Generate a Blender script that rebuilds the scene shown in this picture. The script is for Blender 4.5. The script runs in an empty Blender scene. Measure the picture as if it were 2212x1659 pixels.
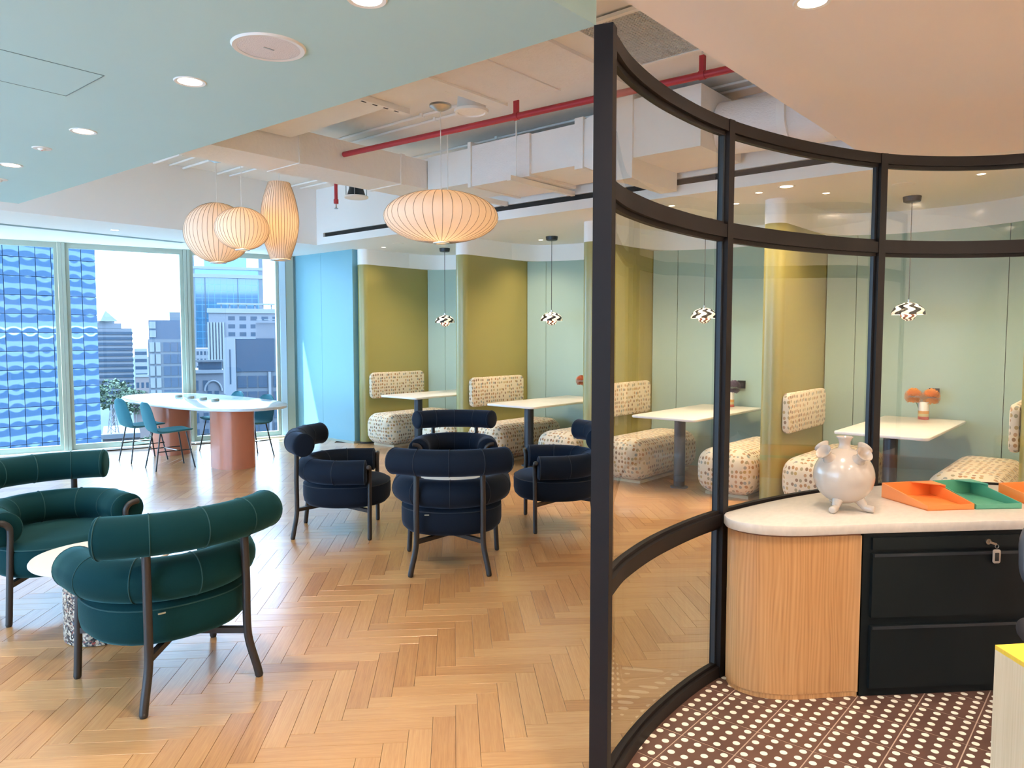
import bpy, bmesh, math, random
from mathutils import Vector, Matrix
random.seed(7)
PI = math.pi
sc = bpy.context.scene
col = sc.collection

# ------------------------------------------------------------------ camera, world, sun, exposure
def set_camera():
    h, p = math.radians(40.5), math.radians(3.65)
    F = Vector((math.cos(h) * math.cos(p), math.sin(h) * math.cos(p), -math.sin(p)))
    R = Vector((math.sin(h), -math.cos(h), 0))
    U = R.cross(F)
    cd = bpy.data.cameras.new('camera'); cd.sensor_width = 36; cd.lens = 1600 / 2212 * 36
    cd.clip_start = 0.05; cd.clip_end = 3000
    co = bpy.data.objects.new('camera', cd); col.objects.link(co)
    M = Matrix((R, U, -F)).transposed().to_4x4(); M.translation = (0, 0, 1.55)
    co.matrix_world = M
    sc.camera = co
set_camera()

WORLD_COL, WORLD_STR = (0.93, 0.97, 1.0), 8.5
SUN_DIR, SUN_STR = Vector((0.70, -0.54, -1.1)), 20.0
WARM = (1.0, 0.86, 0.71)
w = bpy.data.worlds.new('sky'); sc.world = w; w.use_nodes = True
bgn = w.node_tree.nodes['Background']
bgn.inputs[0].default_value = (*WORLD_COL, 1); bgn.inputs[1].default_value = WORLD_STR
sl = bpy.data.lights.new('sun', 'SUN'); sl.energy = SUN_STR; sl.angle = math.radians(1.0); sl.color = (1.0, 0.95, 0.88)
so = bpy.data.objects.new('sun', sl); col.objects.link(so); so.location = (0, 30, 40)
so.rotation_euler = SUN_DIR.to_track_quat('-Z', 'Y').to_euler()
vs = sc.view_settings
sc.display_settings.display_device = 'sRGB'
vs.view_transform = 'Standard'; vs.look = 'None'; vs.exposure = 0.85; vs.gamma = 1.0; vs.use_curve_mapping = False
try:
    sc.cycles.use_denoising = True
    sc.cycles.max_bounces = 10; sc.cycles.diffuse_bounces = 5; sc.cycles.transparent_max_bounces = 24
    sc.cycles.sample_clamp_indirect = 6.0
except Exception:
    pass

def spot(loc, power, angle=130, blend=1.0, color=WARM, size=0.05, direction=(0, 0, -1)):
    l = bpy.data.lights.new('downlight_or_fill_lamp', 'SPOT'); l.energy = power; l.spot_size = math.radians(angle)
    l.spot_blend = blend; l.color = color; l.shadow_soft_size = size
    o = bpy.data.objects.new('downlight_or_fill_lamp', l); col.objects.link(o); o.location = loc
    o.rotation_euler = Vector(direction).to_track_quat('-Z', 'Y').to_euler()
    return o
def point(loc, power, color=WARM, size=0.05):
    l = bpy.data.lights.new('bulb_lamp', 'POINT'); l.energy = power; l.color = color; l.shadow_soft_size = size
    o = bpy.data.objects.new('bulb_lamp', l); col.objects.link(o); o.location = loc
    return o

# ------------------------------------------------------------------ builders
class MB:
    def __init__(s): s.v = []; s.f = []; s.uv = []; s.t = []
    def add(s, vs, fs, uvs=None, tone=None):
        b = len(s.v); s.v += [tuple(p) for p in vs]
        for i, f in enumerate(fs):
            s.f.append(tuple(b + k for k in f)); s.uv.append(uvs[i] if uvs else None); s.t.append(0.5 if tone is None else tone)
        return s
    def box(s, x0, x1, y0, y1, z0, z1, tone=None):
        v = [(x0,y0,z0),(x1,y0,z0),(x1,y1,z0),(x0,y1,z0),(x0,y0,z1),(x1,y0,z1),(x1,y1,z1),(x0,y1,z1)]
        return s.add(v, [(0,3,2,1),(4,5,6,7),(0,1,5,4),(1,2,6,5),(2,3,7,6),(3,0,4,7)], tone=tone)
    def obox(s, c, ax, ay, hx, hy, z0, z1):
        # oriented box: centre c (xy), unit axes ax, ay, half sizes
        P = [(c[0]+sx*hx*ax[0]+sy*hy*ay[0], c[1]+sx*hx*ax[1]+sy*hy*ay[1]) for sx, sy in ((-1,-1),(1,-1),(1,1),(-1,1))]
        return s.prism(P, z0, z1)
    def bar(s, a, b, wx, wz, up=(0,0,1)):
        a, b = Vector(a), Vector(b); d = (b - a).normalized(); r = d.cross(Vector(up)); 
        if r.length < 1e-6: r = Vector((1,0,0))
        r.normalize(); u = r.cross(d)
        v = []
        for p in (a, b):
            for sx, sz in ((-1,-1),(1,-1),(1,1),(-1,1)): v.append(p + r*sx*wx/2 + u*sz*wz/2)
        return s.add(v, [(0,1,2,3),(7,6,5,4),(0,4,5,1),(1,5,6,2),(2,6,7,3),(3,7,4,0)])
    def prism(s, P, z0, z1):
        n = len(P)
        v = [(p[0], p[1], z0 if not callable(z0) else z0(p)) for p in P] + [(p[0], p[1], z1 if not callable(z1) else z1(p)) for p in P]
        f = [tuple(range(n - 1, -1, -1)), tuple(range(n, 2 * n))]
        # side UV follows perimeter so grain runs up the side
        L = [0]
        for i in range(n): L.append(L[-1] + math.dist(P[i], P[(i+1) % n]))
        uv = [None, None]
        for i in range(n):
            j = (i + 1) % n
            f.append((i, j, n + j, n + i)); zz0, zz1 = v[i][2], v[n+i][2]
            uv.append([(zz0, L[i]), (zz0, L[i+1]), (zz1, L[i+1]), (zz1, L[i])])
        return s.add(v, f, uv)
    def lathe(s, prof, n=32, c=(0,0), sx=1.0, sy=1.0, power=None, caps=True):
        v = []; f = []; uv = []
        L = [0]
        for i in range(1, len(prof)): L.append(L[-1] + math.dist(prof[i], prof[i-1]))
        for r, z in prof:
            for k in range(n):
                a = 2*PI*k/n; ca, sa = math.cos(a), math.sin(a)
                if power:
                    q = (abs(ca)**power + abs(sa)**power) ** (-1/power); ca *= q; sa *= q
                v.append((c[0] + r*sx*ca, c[1] + r*sy*sa, z))
        for i in range(len(prof) - 1):
            for k in range(n):
                k2 = (k+1) % n
                f.append((i*n+k, i*n+k2, (i+1)*n+k2, (i+1)*n+k))
                uv.append([(k/n, L[i]), ((k+1)/n, L[i]), ((k+1)/n, L[i+1]), (k/n, L[i+1])])
        if caps:
            if prof[0][0] > 1e-5: f.append(tuple(range(n-1, -1, -1))); uv.append(None)
            if prof[-1][0] > 1e-5: f.append(tuple((len(prof)-1)*n + k for k in range(n))); uv.append(None)
        return s.add(v, f, uv)
    def tube(s, path, r, n=12, dome=0.0, caps=True):
        P = [Vector(p) for p in path]; m = len(P)
        rr = r if isinstance(r, (list, tuple)) else [r]*m
        T = []
        for i in range(m):
            t = (P[min(i+1, m-1)] - P[max(i-1, 0)]); T.append(t.normalized())
        ref = Vector((0,0,1)) if abs(T[0].z) < 0.9 else Vector((1,0,0))
        rings = []
        A = (ref - T[0]*ref.dot(T[0])).normalized()
        for i in range(m):
            A = (A - T[i]*A.dot(T[i])).normalized(); B = T[i].cross(A)
            rings.append((P[i], rr[i], A.copy(), B, T[i]))
        if dome > 0:
            p, q, a, b, t = rings[0]; pre = [(p - t*dome*k1, q*k2, a, b, t) for k1, k2 in ((1.0,.55),(.85,.82),(.45,.96))]
            p, q, a, b, t = rings[-1]; post = [(p + t*dome*k1, q*k2, a, b, t) for k1, k2 in ((.45,.96),(.85,.82),(1.0,.55))]
            rings = pre + rings + post
        v = []; f = []; uv = []; L = 0; LL = []
        for i, (p, q, a, b, t) in enumerate(rings):
            if i: L += (p - rings[i-1][0]).length
            LL.append(L)
            for k in range(n):
                an = 2*PI*k/n; v.append(p + (a*math.cos(an) + b*math.sin(an))*q)
        for i in range(len(rings)-1):
            for k in range(n):
                k2 = (k+1) % n
                f.append((i*n+k, i*n+k2, (i+1)*n+k2, (i+1)*n+k))
                uv.append([(LL[i], k/n), (LL[i], (k+1)/n), (LL[i+1], (k+1)/n), (LL[i+1], k/n)])
        if caps:
            f.append(tuple(range(n-1, -1, -1))); uv.append(None)
            f.append(tuple((len(rings)-1)*n + k for k in range(n))); uv.append(None)
        return s.add(v, f, uv)
    def mesh(s, name, sharp=38):
        me = bpy.data.meshes.new(name); me.from_pydata(s.v, [], s.f)
        uvl = me.uv_layers.new(name='UVMap')
        for p in me.polygons:
            u = s.uv[p.index]
            nrm = p.normal
            ax = max(range(3), key=lambda k: abs(nrm[k]))
            for j, li in enumerate(p.loop_indices):
                if u: uvl.data[li].uv = u[j]
                else:
                    c = s.v[me.loops[li].vertex_index]
                    uvl.data[li].uv = ((c[0], c[1]) if ax == 2 else ((c[0], c[2]) if ax == 1 else (c[1], c[2])))
        at = me.attributes.new('tone', 'FLOAT', 'FACE')
        at.data.foreach_set('value', s.t)
        for p in me.polygons: p.use_smooth = True
        me.set_sharp_from_angle(angle=math.radians(sharp))
        return me
    def build(s, name, mat, parent=None, loc=(0,0,0), rotz=0, sharp=38):
        return link(name, s.mesh(name, sharp), mat, parent, loc, rotz)

def link(name, me, mat, parent=None, loc=(0,0,0), rotz=0):
    if mat is not None and (not me.materials or me.materials[0] != mat):
        me.materials.clear(); me.materials.append(mat)
    o = bpy.data.objects.new(name, me); col.objects.link(o)
    o.location = loc; o.rotation_euler = (0, 0, rotz)
    if parent is not None: o.parent = parent
    return o
def tag(o, label, cat, group=None):
    o['label'] = label; o['category'] = cat
    if group: o['group'] = group
    return o
def thing(name, label, cat, loc=(0,0,0), rotz=0, group=None):
    o = bpy.data.objects.new(name, None); col.objects.link(o); o.empty_display_size = 0.1
    o.location = loc; o.rotation_euler = (0, 0, rotz)
    return tag(o, label, cat, group)
def struct(o):
    o['kind'] = 'structure'; return o
def stuff(o):
    o['kind'] = 'stuff'; return o
def root_struct(name, loc=(0,0,0)):
    o = bpy.data.objects.new(name, None); col.objects.link(o); o.location = loc; o['kind'] = 'structure'; return o
def dup(root, label, loc, rotz=0, group=None, swap=None):
    r = root.copy(); col.objects.link(r); r.location = loc; r.rotation_euler = (0,0,rotz); r['label'] = label
    if group: r['group'] = group
    for ch in list(root.children):
        c = ch.copy(); col.objects.link(c); c.parent = r
        if swap and c.type == 'MESH' and c.data.materials and c.data.materials[0] in swap:
            c.data = swapped(c.data, swap)
        for g in list(ch.children):
            d = g.copy(); col.objects.link(d); d.parent = c
            if swap and d.type == 'MESH' and d.data.materials and d.data.materials[0] in swap:
                d.data = swapped(d.data, swap)
    return r
_sw = {}
def swapped(me, swap):
    k = (me.name, swap[me.materials[0]].name)
    if k not in _sw:
        m2 = me.copy(); nm = swap[me.materials[0]]; m2.materials.clear(); m2.materials.append(nm); _sw[k] = m2
    return _sw[k]
def rbox(sx, sy, sz, r, seg=4, zc=0.0, puff=0.0):
    """rounded box mesh as an MB, centred in x/y, z from zc to zc+sz"""
    bm = bmesh.new(); bmesh.ops.create_cube(bm, size=1.0)
    for v in bm.verts: v.co = Vector((v.co.x*sx, v.co.y*sy, (v.co.z+.5)*sz + zc))
    bmesh.ops.bevel(bm, geom=list(bm.edges), offset=r, segments=seg, profile=0.5, affect='EDGES')
    m = MB(); bm.verts.index_update()
    m.add([v.co[:] for v in bm.verts], [tuple(v.index for v in f.verts) for f in bm.faces]); bm.free()
    return m
def rrect(sx, sy, r, seg=6):
    P = []
    for cx, cy, a0 in ((sx/2-r, sy/2-r, 0), (-sx/2+r, sy/2-r, 90), (-sx/2+r, -sy/2+r, 180), (sx/2-r, -sy/2+r, 270)):
        for k in range(seg+1):
            a = math.radians(a0 + 90*k/seg); P.append((cx + r*math.cos(a), cy + r*math.sin(a)))
    return P
def edge_prism(P, z0, z1, b):
    """prism with its top and bottom rims eased by b"""
    cx = sum(p[0] for p in P)/len(P); cy = sum(p[1] for p in P)/len(P)
    n = len(P)
    def inset(d):
        Q = []
        for i in range(n):
            a, c, e = Vector(P[i-1]), Vector(P[i]), Vector(P[(i+1) % n])
            t = ((c-a).normalized() + (e-c).normalized())
            t = t.normalized() if t.length > 1e-6 else Vector((0,1))
            nn = Vector((-t.y, t.x)); Q.append((c.x + nn.x*d, c.y + nn.y*d))
        return Q
    I = inset(b); I2 = inset(b*.3)
    m = MB(); v = []
    for Q, z in ((I, z0), (I2, z0+b*.3), (P, z0+b), (P, z1-b), (I2, z1-b*.3), (I, z1)): v += [(q[0], q[1], z) for q in Q]
    f = [tuple(range(n-1, -1, -1)), tuple(5*n+k for k in range(n))]
    for i in range(5):
        for k in range(n):
            k2 = (k+1) % n; f.append((i*n+k, i*n+k2, (i+1)*n+k2, (i+1)*n+k))
    return m.add(v, f)
def crom(P, n=8):
    out = []
    Q = [2*Vector(P[0])-Vector(P[1])] + [Vector(p) for p in P] + [2*Vector(P[-1])-Vector(P[-2])]
    for i in range(1, len(Q)-2):
        a, b, c, d = Q[i-1], Q[i], Q[i+1], Q[i+2]
        for k in range(n):
            t = k/n
            out.append(0.5*((2*b) + (c-a)*t + (2*a-5*b+4*c-d)*t*t + (3*b-a-3*c+d)*t**3))
    out.append(Q[-2]); return out

# ------------------------------------------------------------------ materials
def new_mat(name):
    m = bpy.data.materials.new(name); m.use_nodes = True
    nt = m.node_tree; b = nt.nodes['Principled BSDF']; return m, nt, b
def N(nt, t, **k):
    n = nt.nodes.new(t)
    for a, v in k.items(): setattr(n, a, v)
    return n
def mat(name, c, rough=0.5, metal=0.0, sheen=0.0, coat=0.0, bump=0.0, bscale=40.0, vary=0.0, vscale=6.0, spec=0.5, emis=None, estr=0.0, stretch=None):
    m, nt, b = new_mat(name)
    b.inputs['Base Color'].default_value = (*c, 1); b.inputs['Roughness'].default_value = rough
    b.inputs['Metallic'].default_value = metal; b.inputs['Specular IOR Level'].default_value = spec
    if sheen: b.inputs['Sheen Tint'].default_value = (*[min(1, .15 + x*14) for x in c], 1); b.inputs['Sheen Weight'].default_value = sheen; b.inputs['Sheen Roughness'].default_value = 0.35
    if coat: b.inputs['Coat Weight'].default_value = coat; b.inputs['Coat Roughness'].default_value = 0.08
    if emis: b.inputs['Emission Color'].default_value = (*emis, 1); b.inputs['Emission Strength'].default_value = estr
    if bump or vary:
        tc = N(nt, 'ShaderNodeTexCoord'); mp = N(nt, 'ShaderNodeMapping')
        nt.links.new(tc.outputs['Object'], mp.inputs[0])
        if stretch: mp.inputs['Scale'].default_value = stretch
    if bump:
        no = N(nt, 'ShaderNodeTexNoise'); no.inputs['Scale'].default_value = bscale; no.inputs['Detail'].default_value = 4
        bp = N(nt, 'ShaderNodeBump'); bp.inputs['Strength'].default_value = bump; bp.inputs['Distance'].default_value = 0.01
        nt.links.new(mp.outputs[0], no.inputs['Vector']); nt.links.new(no.outputs[0], bp.inputs['Height']); nt.links.new(bp.outputs[0], b.inputs['Normal'])
    if vary:
        n2 = N(nt, 'ShaderNodeTexNoise'); n2.inputs['Scale'].default_value = vscale; n2.inputs['Detail'].default_value = 3
        hs = N(nt, 'ShaderNodeMix', data_type='RGBA'); nt.links.new(mp.outputs[0], n2.inputs['Vector'])
        hs.inputs['A'].default_value = (*[x*(1-vary) for x in c], 1); hs.inputs['B'].default_value = (*[min(1, x*(1+vary)) for x in c], 1)
        nt.links.new(n2.outputs[0], hs.inputs['Factor']); nt.links.new(hs.outputs['Result'], b.inputs['Base Color'])
    return m
def wood_mat(name, stops, rough=0.4, along=1.0, across=26.0, tone_amt=1.0, coat=0.0, bump=0.05):
    """UV: u runs along the grain; 'tone' face attribute shifts the colour of each piece"""
    m, nt, b = new_mat(name); L = nt.links.new
    uv = N(nt, 'ShaderNodeUVMap'); mp = N(nt, 'ShaderNodeMapping'); mp.inputs['Scale'].default_value = (along, across, 1)
    at = N(nt, 'ShaderNodeAttribute', attribute_name='tone')
    cb = N(nt, 'ShaderNodeCombineXYZ'); mu = N(nt, 'ShaderNodeMath', operation='MULTIPLY'); mu.inputs[1].default_value = 57.0
    L(at.outputs['Fac'], mu.inputs[0]); L(mu.outputs[0], cb.inputs[2])
    L(uv.outputs[0], mp.inputs[0]); va = N(nt, 'ShaderNodeVectorMath', operation='ADD'); L(mp.outputs[0], va.inputs[0]); L(cb.outputs[0], va.inputs[1])
    no = N(nt, 'ShaderNodeTexNoise'); no.inputs['Scale'].default_value = 2.2; no.inputs['Detail'].default_value = 6; no.inputs['Distortion'].default_value = 0.9
    L(va.outputs[0], no.inputs['Vector'])
    n2 = N(nt, 'ShaderNodeTexNoise'); n2.inputs['Scale'].default_value = 7.0; n2.inputs['Detail'].default_value = 5; L(va.outputs[0], n2.inputs['Vector'])
    s1 = N(nt, 'ShaderNodeMath', operation='MULTIPLY_ADD'); s1.inputs[1].default_value = 0.55; L(no.outputs[0], s1.inputs[0])
    s2 = N(nt, 'ShaderNodeMath', operation='MULTIPLY'); s2.inputs[1].default_value = 0.45; L(n2.outputs[0], s2.inputs[0]); L(s2.outputs[0], s1.inputs[2])
    s3 = N(nt, 'ShaderNodeMath', operation='SUBTRACT'); s3.inputs[1].default_value = 0.5; L(at.outputs['Fac'], s3.inputs[0])
    s4 = N(nt, 'ShaderNodeMath', operation='MULTIPLY_ADD'); s4.inputs[1].default_value = 0.45*tone_amt; L(s3.outputs[0], s4.inputs[0]); L(s1.outputs[0], s4.inputs[2])
    rp = N(nt, 'ShaderNodeValToRGB'); e = rp.color_ramp.elements
    while len(e) < len(stops): e.new(0.5)
    for i, (p, c) in enumerate(stops): e[i].position = p; e[i].color = (*c, 1)
    L(s4.outputs[0], rp.inputs[0]); L(rp.outputs[0], b.inputs['Base Color'])
    b.inputs['Roughness'].default_value = rough
    if coat: b.inputs['Coat Weight'].default_value = coat; b.inputs['Coat Roughness'].default_value = 0.18
    bp = N(nt, 'ShaderNodeBump'); bp.inputs['Strength'].default_value = bump; bp.inputs['Distance'].default_value = 0.003
    L(n2.outputs[0], bp.inputs['Height']); L(bp.outputs[0], b.inputs['Normal'])
    return m
def cathedral(m, amt=.45):
    nt = m.node_tree; L = nt.links.new
    rp = next(n for n in nt.nodes if n.bl_idname == 'ShaderNodeValToRGB'); src = rp.inputs[0].links[0].from_socket
    uv = N(nt, 'ShaderNodeUVMap'); mp = N(nt, 'ShaderNodeMapping'); mp.inputs['Scale'].default_value = (1.1, 9.0, 1); L(uv.outputs[0], mp.inputs[0])
    wv = N(nt, 'ShaderNodeTexWave', wave_type='BANDS', bands_direction='Y'); wv.inputs['Scale'].default_value = 2.2; wv.inputs['Distortion'].default_value = 16.0
    wv.inputs['Detail'].default_value = 1.5; wv.inputs['Detail Scale'].default_value = .55; L(mp.outputs[0], wv.inputs['Vector'])
    mx = N(nt, 'ShaderNodeMix', data_type='FLOAT'); mx.inputs[0].default_value = amt; L(src, mx.inputs[2]); L(wv.outputs['Fac'], mx.inputs[3]); L(mx.outputs[0], rp.inputs[0])
    return m
def glass_mat(name, tint, ior=1.5, rough=0.0):
    m = bpy.data.materials.new(name); m.use_nodes = True; nt = m.node_tree; nt.nodes.clear(); L = nt.links.new
    o = N(nt, 'ShaderNodeOutputMaterial'); mx = N(nt, 'ShaderNodeMixShader'); t = N(nt, 'ShaderNodeBsdfTransparent'); g = N(nt, 'ShaderNodeBsdfGlossy')
    fr = N(nt, 'ShaderNodeFresnel'); fr.inputs[0].default_value = ior
    t.inputs[0].default_value = (*tint, 1); g.inputs['Roughness'].default_value = rough
    L(fr.outputs[0], mx.inputs[0]); L(t.outputs[0], mx.inputs[1]); L(g.outputs[0], mx.inputs[2]); L(mx.outputs[0], o.inputs[0])
    return m
def emit_mat(name, c, s):
    m = bpy.data.materials.new(name); m.use_nodes = True; nt = m.node_tree; nt.nodes.clear()
    o = N(nt, 'ShaderNodeOutputMaterial'); e = N(nt, 'ShaderNodeEmission'); e.inputs[0].default_value = (*c, 1); e.inputs[1].default_value = s
    nt.links.new(e.outputs[0], o.inputs[0]); return m
def dots_fabric():
    m, nt, b = new_mat('spotted_fabric'); L = nt.links.new
    uv = N(nt, 'ShaderNodeUVMap'); mp = N(nt, 'ShaderNodeMapping'); mp.inputs['Scale'].default_value = (25, 21, 1); L(uv.outputs[0], mp.inputs[0])
    vo = N(nt, 'ShaderNodeTexVoronoi', voronoi_dimensions='2D'); vo.inputs['Scale'].default_value = 1.0; vo.inputs['Randomness'].default_value = 0.42; L(mp.outputs[0], vo.inputs['Vector'])
    lt = N(nt, 'ShaderNodeMath', operation='LESS_THAN'); lt.inputs[1].default_value = 0.325; L(vo.outputs['Distance'], lt.inputs[0])
    sp = N(nt, 'ShaderNodeSeparateColor'); L(vo.outputs['Color'], sp.inputs[0])
    pr = N(nt, 'ShaderNodeMath', operation='GREATER_THAN'); pr.inputs[1].default_value = 0.18; L(sp.outputs[1], pr.inputs[0])
    an = N(nt, 'ShaderNodeMath', operation='MULTIPLY'); L(lt.outputs[0], an.inputs[0]); L(pr.outputs[0], an.inputs[1])
    rp = N(nt, 'ShaderNodeValToRGB'); rp.color_ramp.interpolation = 'CONSTANT'; e = rp.color_ramp.elements
    cs = [(0, (.26,.15,.085)), (.2, (.42,.22,.09)), (.38, (.34,.29,.17)), (.55, (.48,.28,.14)), (.7, (.29,.31,.27)), (.85, (.47,.33,.13))]
    while len(e) < len(cs): e.new(.5)
    for i, (p, c) in enumerate(cs): e[i].position = p; e[i].color = (*c, 1)
    L(sp.outputs[0], rp.inputs[0])
    mx = N(nt, 'ShaderNodeMix', data_type='RGBA'); mx.inputs['A'].default_value = (.72,.625,.455,1); L(rp.outputs[0], mx.inputs['B']); L(an.outputs[0], mx.inputs['Factor']); L(mx.outputs['Result'], b.inputs['Base Color'])
    b.inputs['Roughness'].default_value = .9; b.inputs['Sheen Weight'].default_value = .2
    return m
def wavy_mat(name, dark, light, nu=8, kv=1.75, amp=.24, height=.14, estr=0.0):
    m, nt, b = new_mat(name); L = nt.links.new
    uv = N(nt, 'ShaderNodeUVMap'); sp = N(nt, 'ShaderNodeSeparateXYZ'); L(uv.outputs[0], sp.inputs[0])
    a = N(nt, 'ShaderNodeMath', operation='MULTIPLY'); a.inputs[1].default_value = 2*PI*kv/height; L(sp.outputs[1], a.inputs[0])
    si = N(nt, 'ShaderNodeMath', operation='SINE'); L(a.outputs[0], si.inputs[0])
    c = N(nt, 'ShaderNodeMath', operation='MULTIPLY_ADD'); c.inputs[1].default_value = nu; 
    d = N(nt, 'ShaderNodeMath', operation='MULTIPLY'); d.inputs[1].default_value = amp; L(si.outputs[0], d.inputs[0]); L(sp.outputs[0], c.inputs[0]); L(d.outputs[0], c.inputs[2])
    fr = N(nt, 'ShaderNodeMath', operation='FRACT'); L(c.outputs[0], fr.inputs[0])
    gt = N(nt, 'ShaderNodeMath', operation='GREATER_THAN'); gt.inputs[1].default_value = .5; L(fr.outputs[0], gt.inputs[0])
    mx = N(nt, 'ShaderNodeMix', data_type='RGBA'); mx.inputs['A'].default_value = (*dark, 1); mx.inputs['B'].default_value = (*light, 1)
    L(gt.outputs[0], mx.inputs['Factor']); L(mx.outputs['Result'], b.inputs['Base Color']); b.inputs['Roughness'].default_value = .25
    if estr: L(mx.outputs['Result'], b.inputs['Emission Color']); b.inputs['Emission Strength'].default_value = estr
    return m
def tile_mat():
    m, nt, b = new_mat('dotted_cement_tile'); L = nt.links.new
    uv = N(nt, 'ShaderNodeUVMap'); mp = N(nt, 'ShaderNodeMapping'); mp.inputs['Scale'].default_value = (4, 4, 1); L(uv.outputs[0], mp.inputs[0])
    fr = N(nt, 'ShaderNodeVectorMath', operation='FRACTION'); L(mp.outputs[0], fr.inputs[0])
    sb = N(nt, 'ShaderNodeVectorMath', operation='SUBTRACT'); sb.inputs[1].default_value = (.5,.5,0); L(fr.outputs[0], sb.inputs[0])
    ln = N(nt, 'ShaderNodeVectorMath', operation='LENGTH'); L(sb.outputs[0], ln.inputs[0])
    lt = N(nt, 'ShaderNodeMath', operation='LESS_THAN'); lt.inputs[1].default_value = .255; L(ln.outputs['Value'], lt.inputs[0])
    tc = N(nt, 'ShaderNodeTexCoord'); no = N(nt, 'ShaderNodeTexNoise'); no.inputs['Scale'].default_value = 9; L(tc.outputs['Object'], no.inputs['Vector'])
    bc = N(nt, 'ShaderNodeMix', data_type='RGBA'); bc.inputs['A'].default_value = (.075,.036,.026,1); bc.inputs['B'].default_value = (.14,.072,.052,1); L(no.outputs[0], bc.inputs['Factor'])
    mx = N(nt, 'ShaderNodeMix', data_type='RGBA'); L(bc.outputs['Result'], mx.inputs['A']); mx.inputs['B'].default_value = (.80,.75,.62,1); L(lt.outputs[0], mx.inputs['Factor'])
    L(mx.outputs['Result'], b.inputs['Base Color']); b.inputs['Roughness'].default_value = .45
    return m
def terrazzo_mat():
    m, nt, b = new_mat('terrazzo'); L = nt.links.new
    tc = N(nt, 'ShaderNodeTexCoord'); vo = N(nt, 'ShaderNodeTexVoronoi'); vo.inputs['Scale'].default_value = 105; L(tc.outputs['Object'], vo.inputs['Vector'])
    sp = N(nt, 'ShaderNodeSeparateColor'); L(vo.outputs['Color'], sp.inputs[0])
    rp = N(nt, 'ShaderNodeValToRGB'); rp.color_ramp.interpolation = 'CONSTANT'; e = rp.color_ramp.elements
    cs = [(0,(.02,.02,.022)),(.36,(.40,.30,.21)),(.62,(.15,.09,.07)),(.74,(.55,.44,.33)),(.88,(.28,.06,.045)),(.94,(.08,.09,.11))]
    while len(e) < len(cs): e.new(.5)
    for i, (p, c) in enumerate(cs): e[i].position = p; e[i].color = (*c, 1)
    L(sp.outputs[0], rp.inputs[0]); L(rp.outputs[0], b.inputs['Base Color']); b.inputs['Roughness'].default_value = .25
    return m
def stripe_vase_mat():
    m, nt, b = new_mat('striped_vase_glaze'); L = nt.links.new
    tc = N(nt, 'ShaderNodeTexCoord'); sp = N(nt, 'ShaderNodeSeparateXYZ'); L(tc.outputs['Object'], sp.inputs[0])
    mu = N(nt, 'ShaderNodeMath', operation='MULTIPLY'); mu.inputs[1].default_value = 1/.17; L(sp.outputs[2], mu.inputs[0])
    rp = N(nt, 'ShaderNodeValToRGB'); rp.color_ramp.interpolation = 'CONSTANT'; e = rp.color_ramp.elements
    cs = [(0,(.55,.10,.07)),(.17,(.62,.53,.26)),(.33,(.72,.33,.08)),(.5,(.82,.76,.66))]
    while len(e) < len(cs): e.new(.5)
    for i, (p, c) in enumerate(cs): e[i].position = p; e[i].color = (*c, 1)
    L(mu.outputs[0], rp.inputs[0]); L(rp.outputs[0], b.inputs['Base Color']); b.inputs['Roughness'].default_value = .3
    return m
def shade_mat():
    m = bpy.data.materials.new('bubble_shade'); m.use_nodes = True; nt = m.node_tree; nt.nodes.clear(); L = nt.links.new
    o = N(nt, 'ShaderNodeOutputMaterial'); d = N(nt, 'ShaderNodeBsdfDiffuse'); t = N(nt, 'ShaderNodeBsdfTranslucent'); mx = N(nt, 'ShaderNodeMixShader')
    d.inputs[0].default_value = (.66,.585,.48,1); t.inputs[0].default_value = (.80,.60,.39,1); mx.inputs[0].default_value = .075
    L(d.outputs[0], mx.inputs[1]); L(t.outputs[0], mx.inputs[2]); L(mx.outputs[0], o.inputs[0]); return m

M = {}
M['plank'] = wood_mat('oak_plank', [(.15,(.35,.152,.053)),(.42,(.50,.252,.094)),(.62,(.575,.312,.125)),(.85,(.64,.382,.168))], rough=.30, along=1.6, across=34, tone_amt=.75, coat=.5)
M['subfloor'] = mat('subfloor', (.16,.09,.05), .8)
M['tile'] = tile_mat(); M['grout'] = mat('grout', (.46,.34,.26), .9)
M['white'] = mat('white_paint', (.90,.885,.85), .6, bump=.03, bscale=8)
M['white_duct'] = mat('white_painted_duct', (.88,.85,.79), .6, bump=.35, bscale=22, vary=.03)
M['white_wrap'] = mat('white_duct_wrap', (.88,.83,.78), .6, bump=.5, bscale=45, vary=.04, stretch=(1,1,3))
M['raft'] = mat('aqua_paint', (.50,.74,.75), .55, vary=.02, vscale=2)
M['pink'] = mat('peach_paint', (.94,.865,.81), .6)
M['blue'] = mat('blue_wall_paint', (.20,.41,.48), .5)
M['black'] = mat('black_slot', (.012,.012,.012), .6)
M['frame'] = mat('bronze_black_frame', (.012,.009,.0085), .5, spec=.22)
M['glass'] = glass_mat('partition_glass', (.965,.955,.90), 1.75)
M['wglass'] = glass_mat('tinted_window_glass', (.35,.57,.84), 1.35)
M['alu'] = mat('window_frame_paint', (.36,.40,.32), .45)
M['sill'] = mat('window_sill_stone', (.75,.74,.66), .5)
M['green'] = mat('olive_panel', (.325,.285,.085), .3, bump=.02, bscale=120)
M['sage'] = mat('sage_panel', (.345,.46,.375), .5, bump=.02, bscale=120)
M['dots'] = dots_fabric()
M['marble'] = mat('white_marble', (.80,.765,.70), .3, vary=.06, vscale=5)
M['darkmetal'] = mat('dark_metal', (.03,.034,.04), .4, metal=.3)
M['cord'] = mat('black_cord', (.015,.015,.015), .6)
M['wavy'] = wavy_mat('wavy_enamel', (.015,.015,.017), (.74,.72,.64), nu=7)
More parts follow.
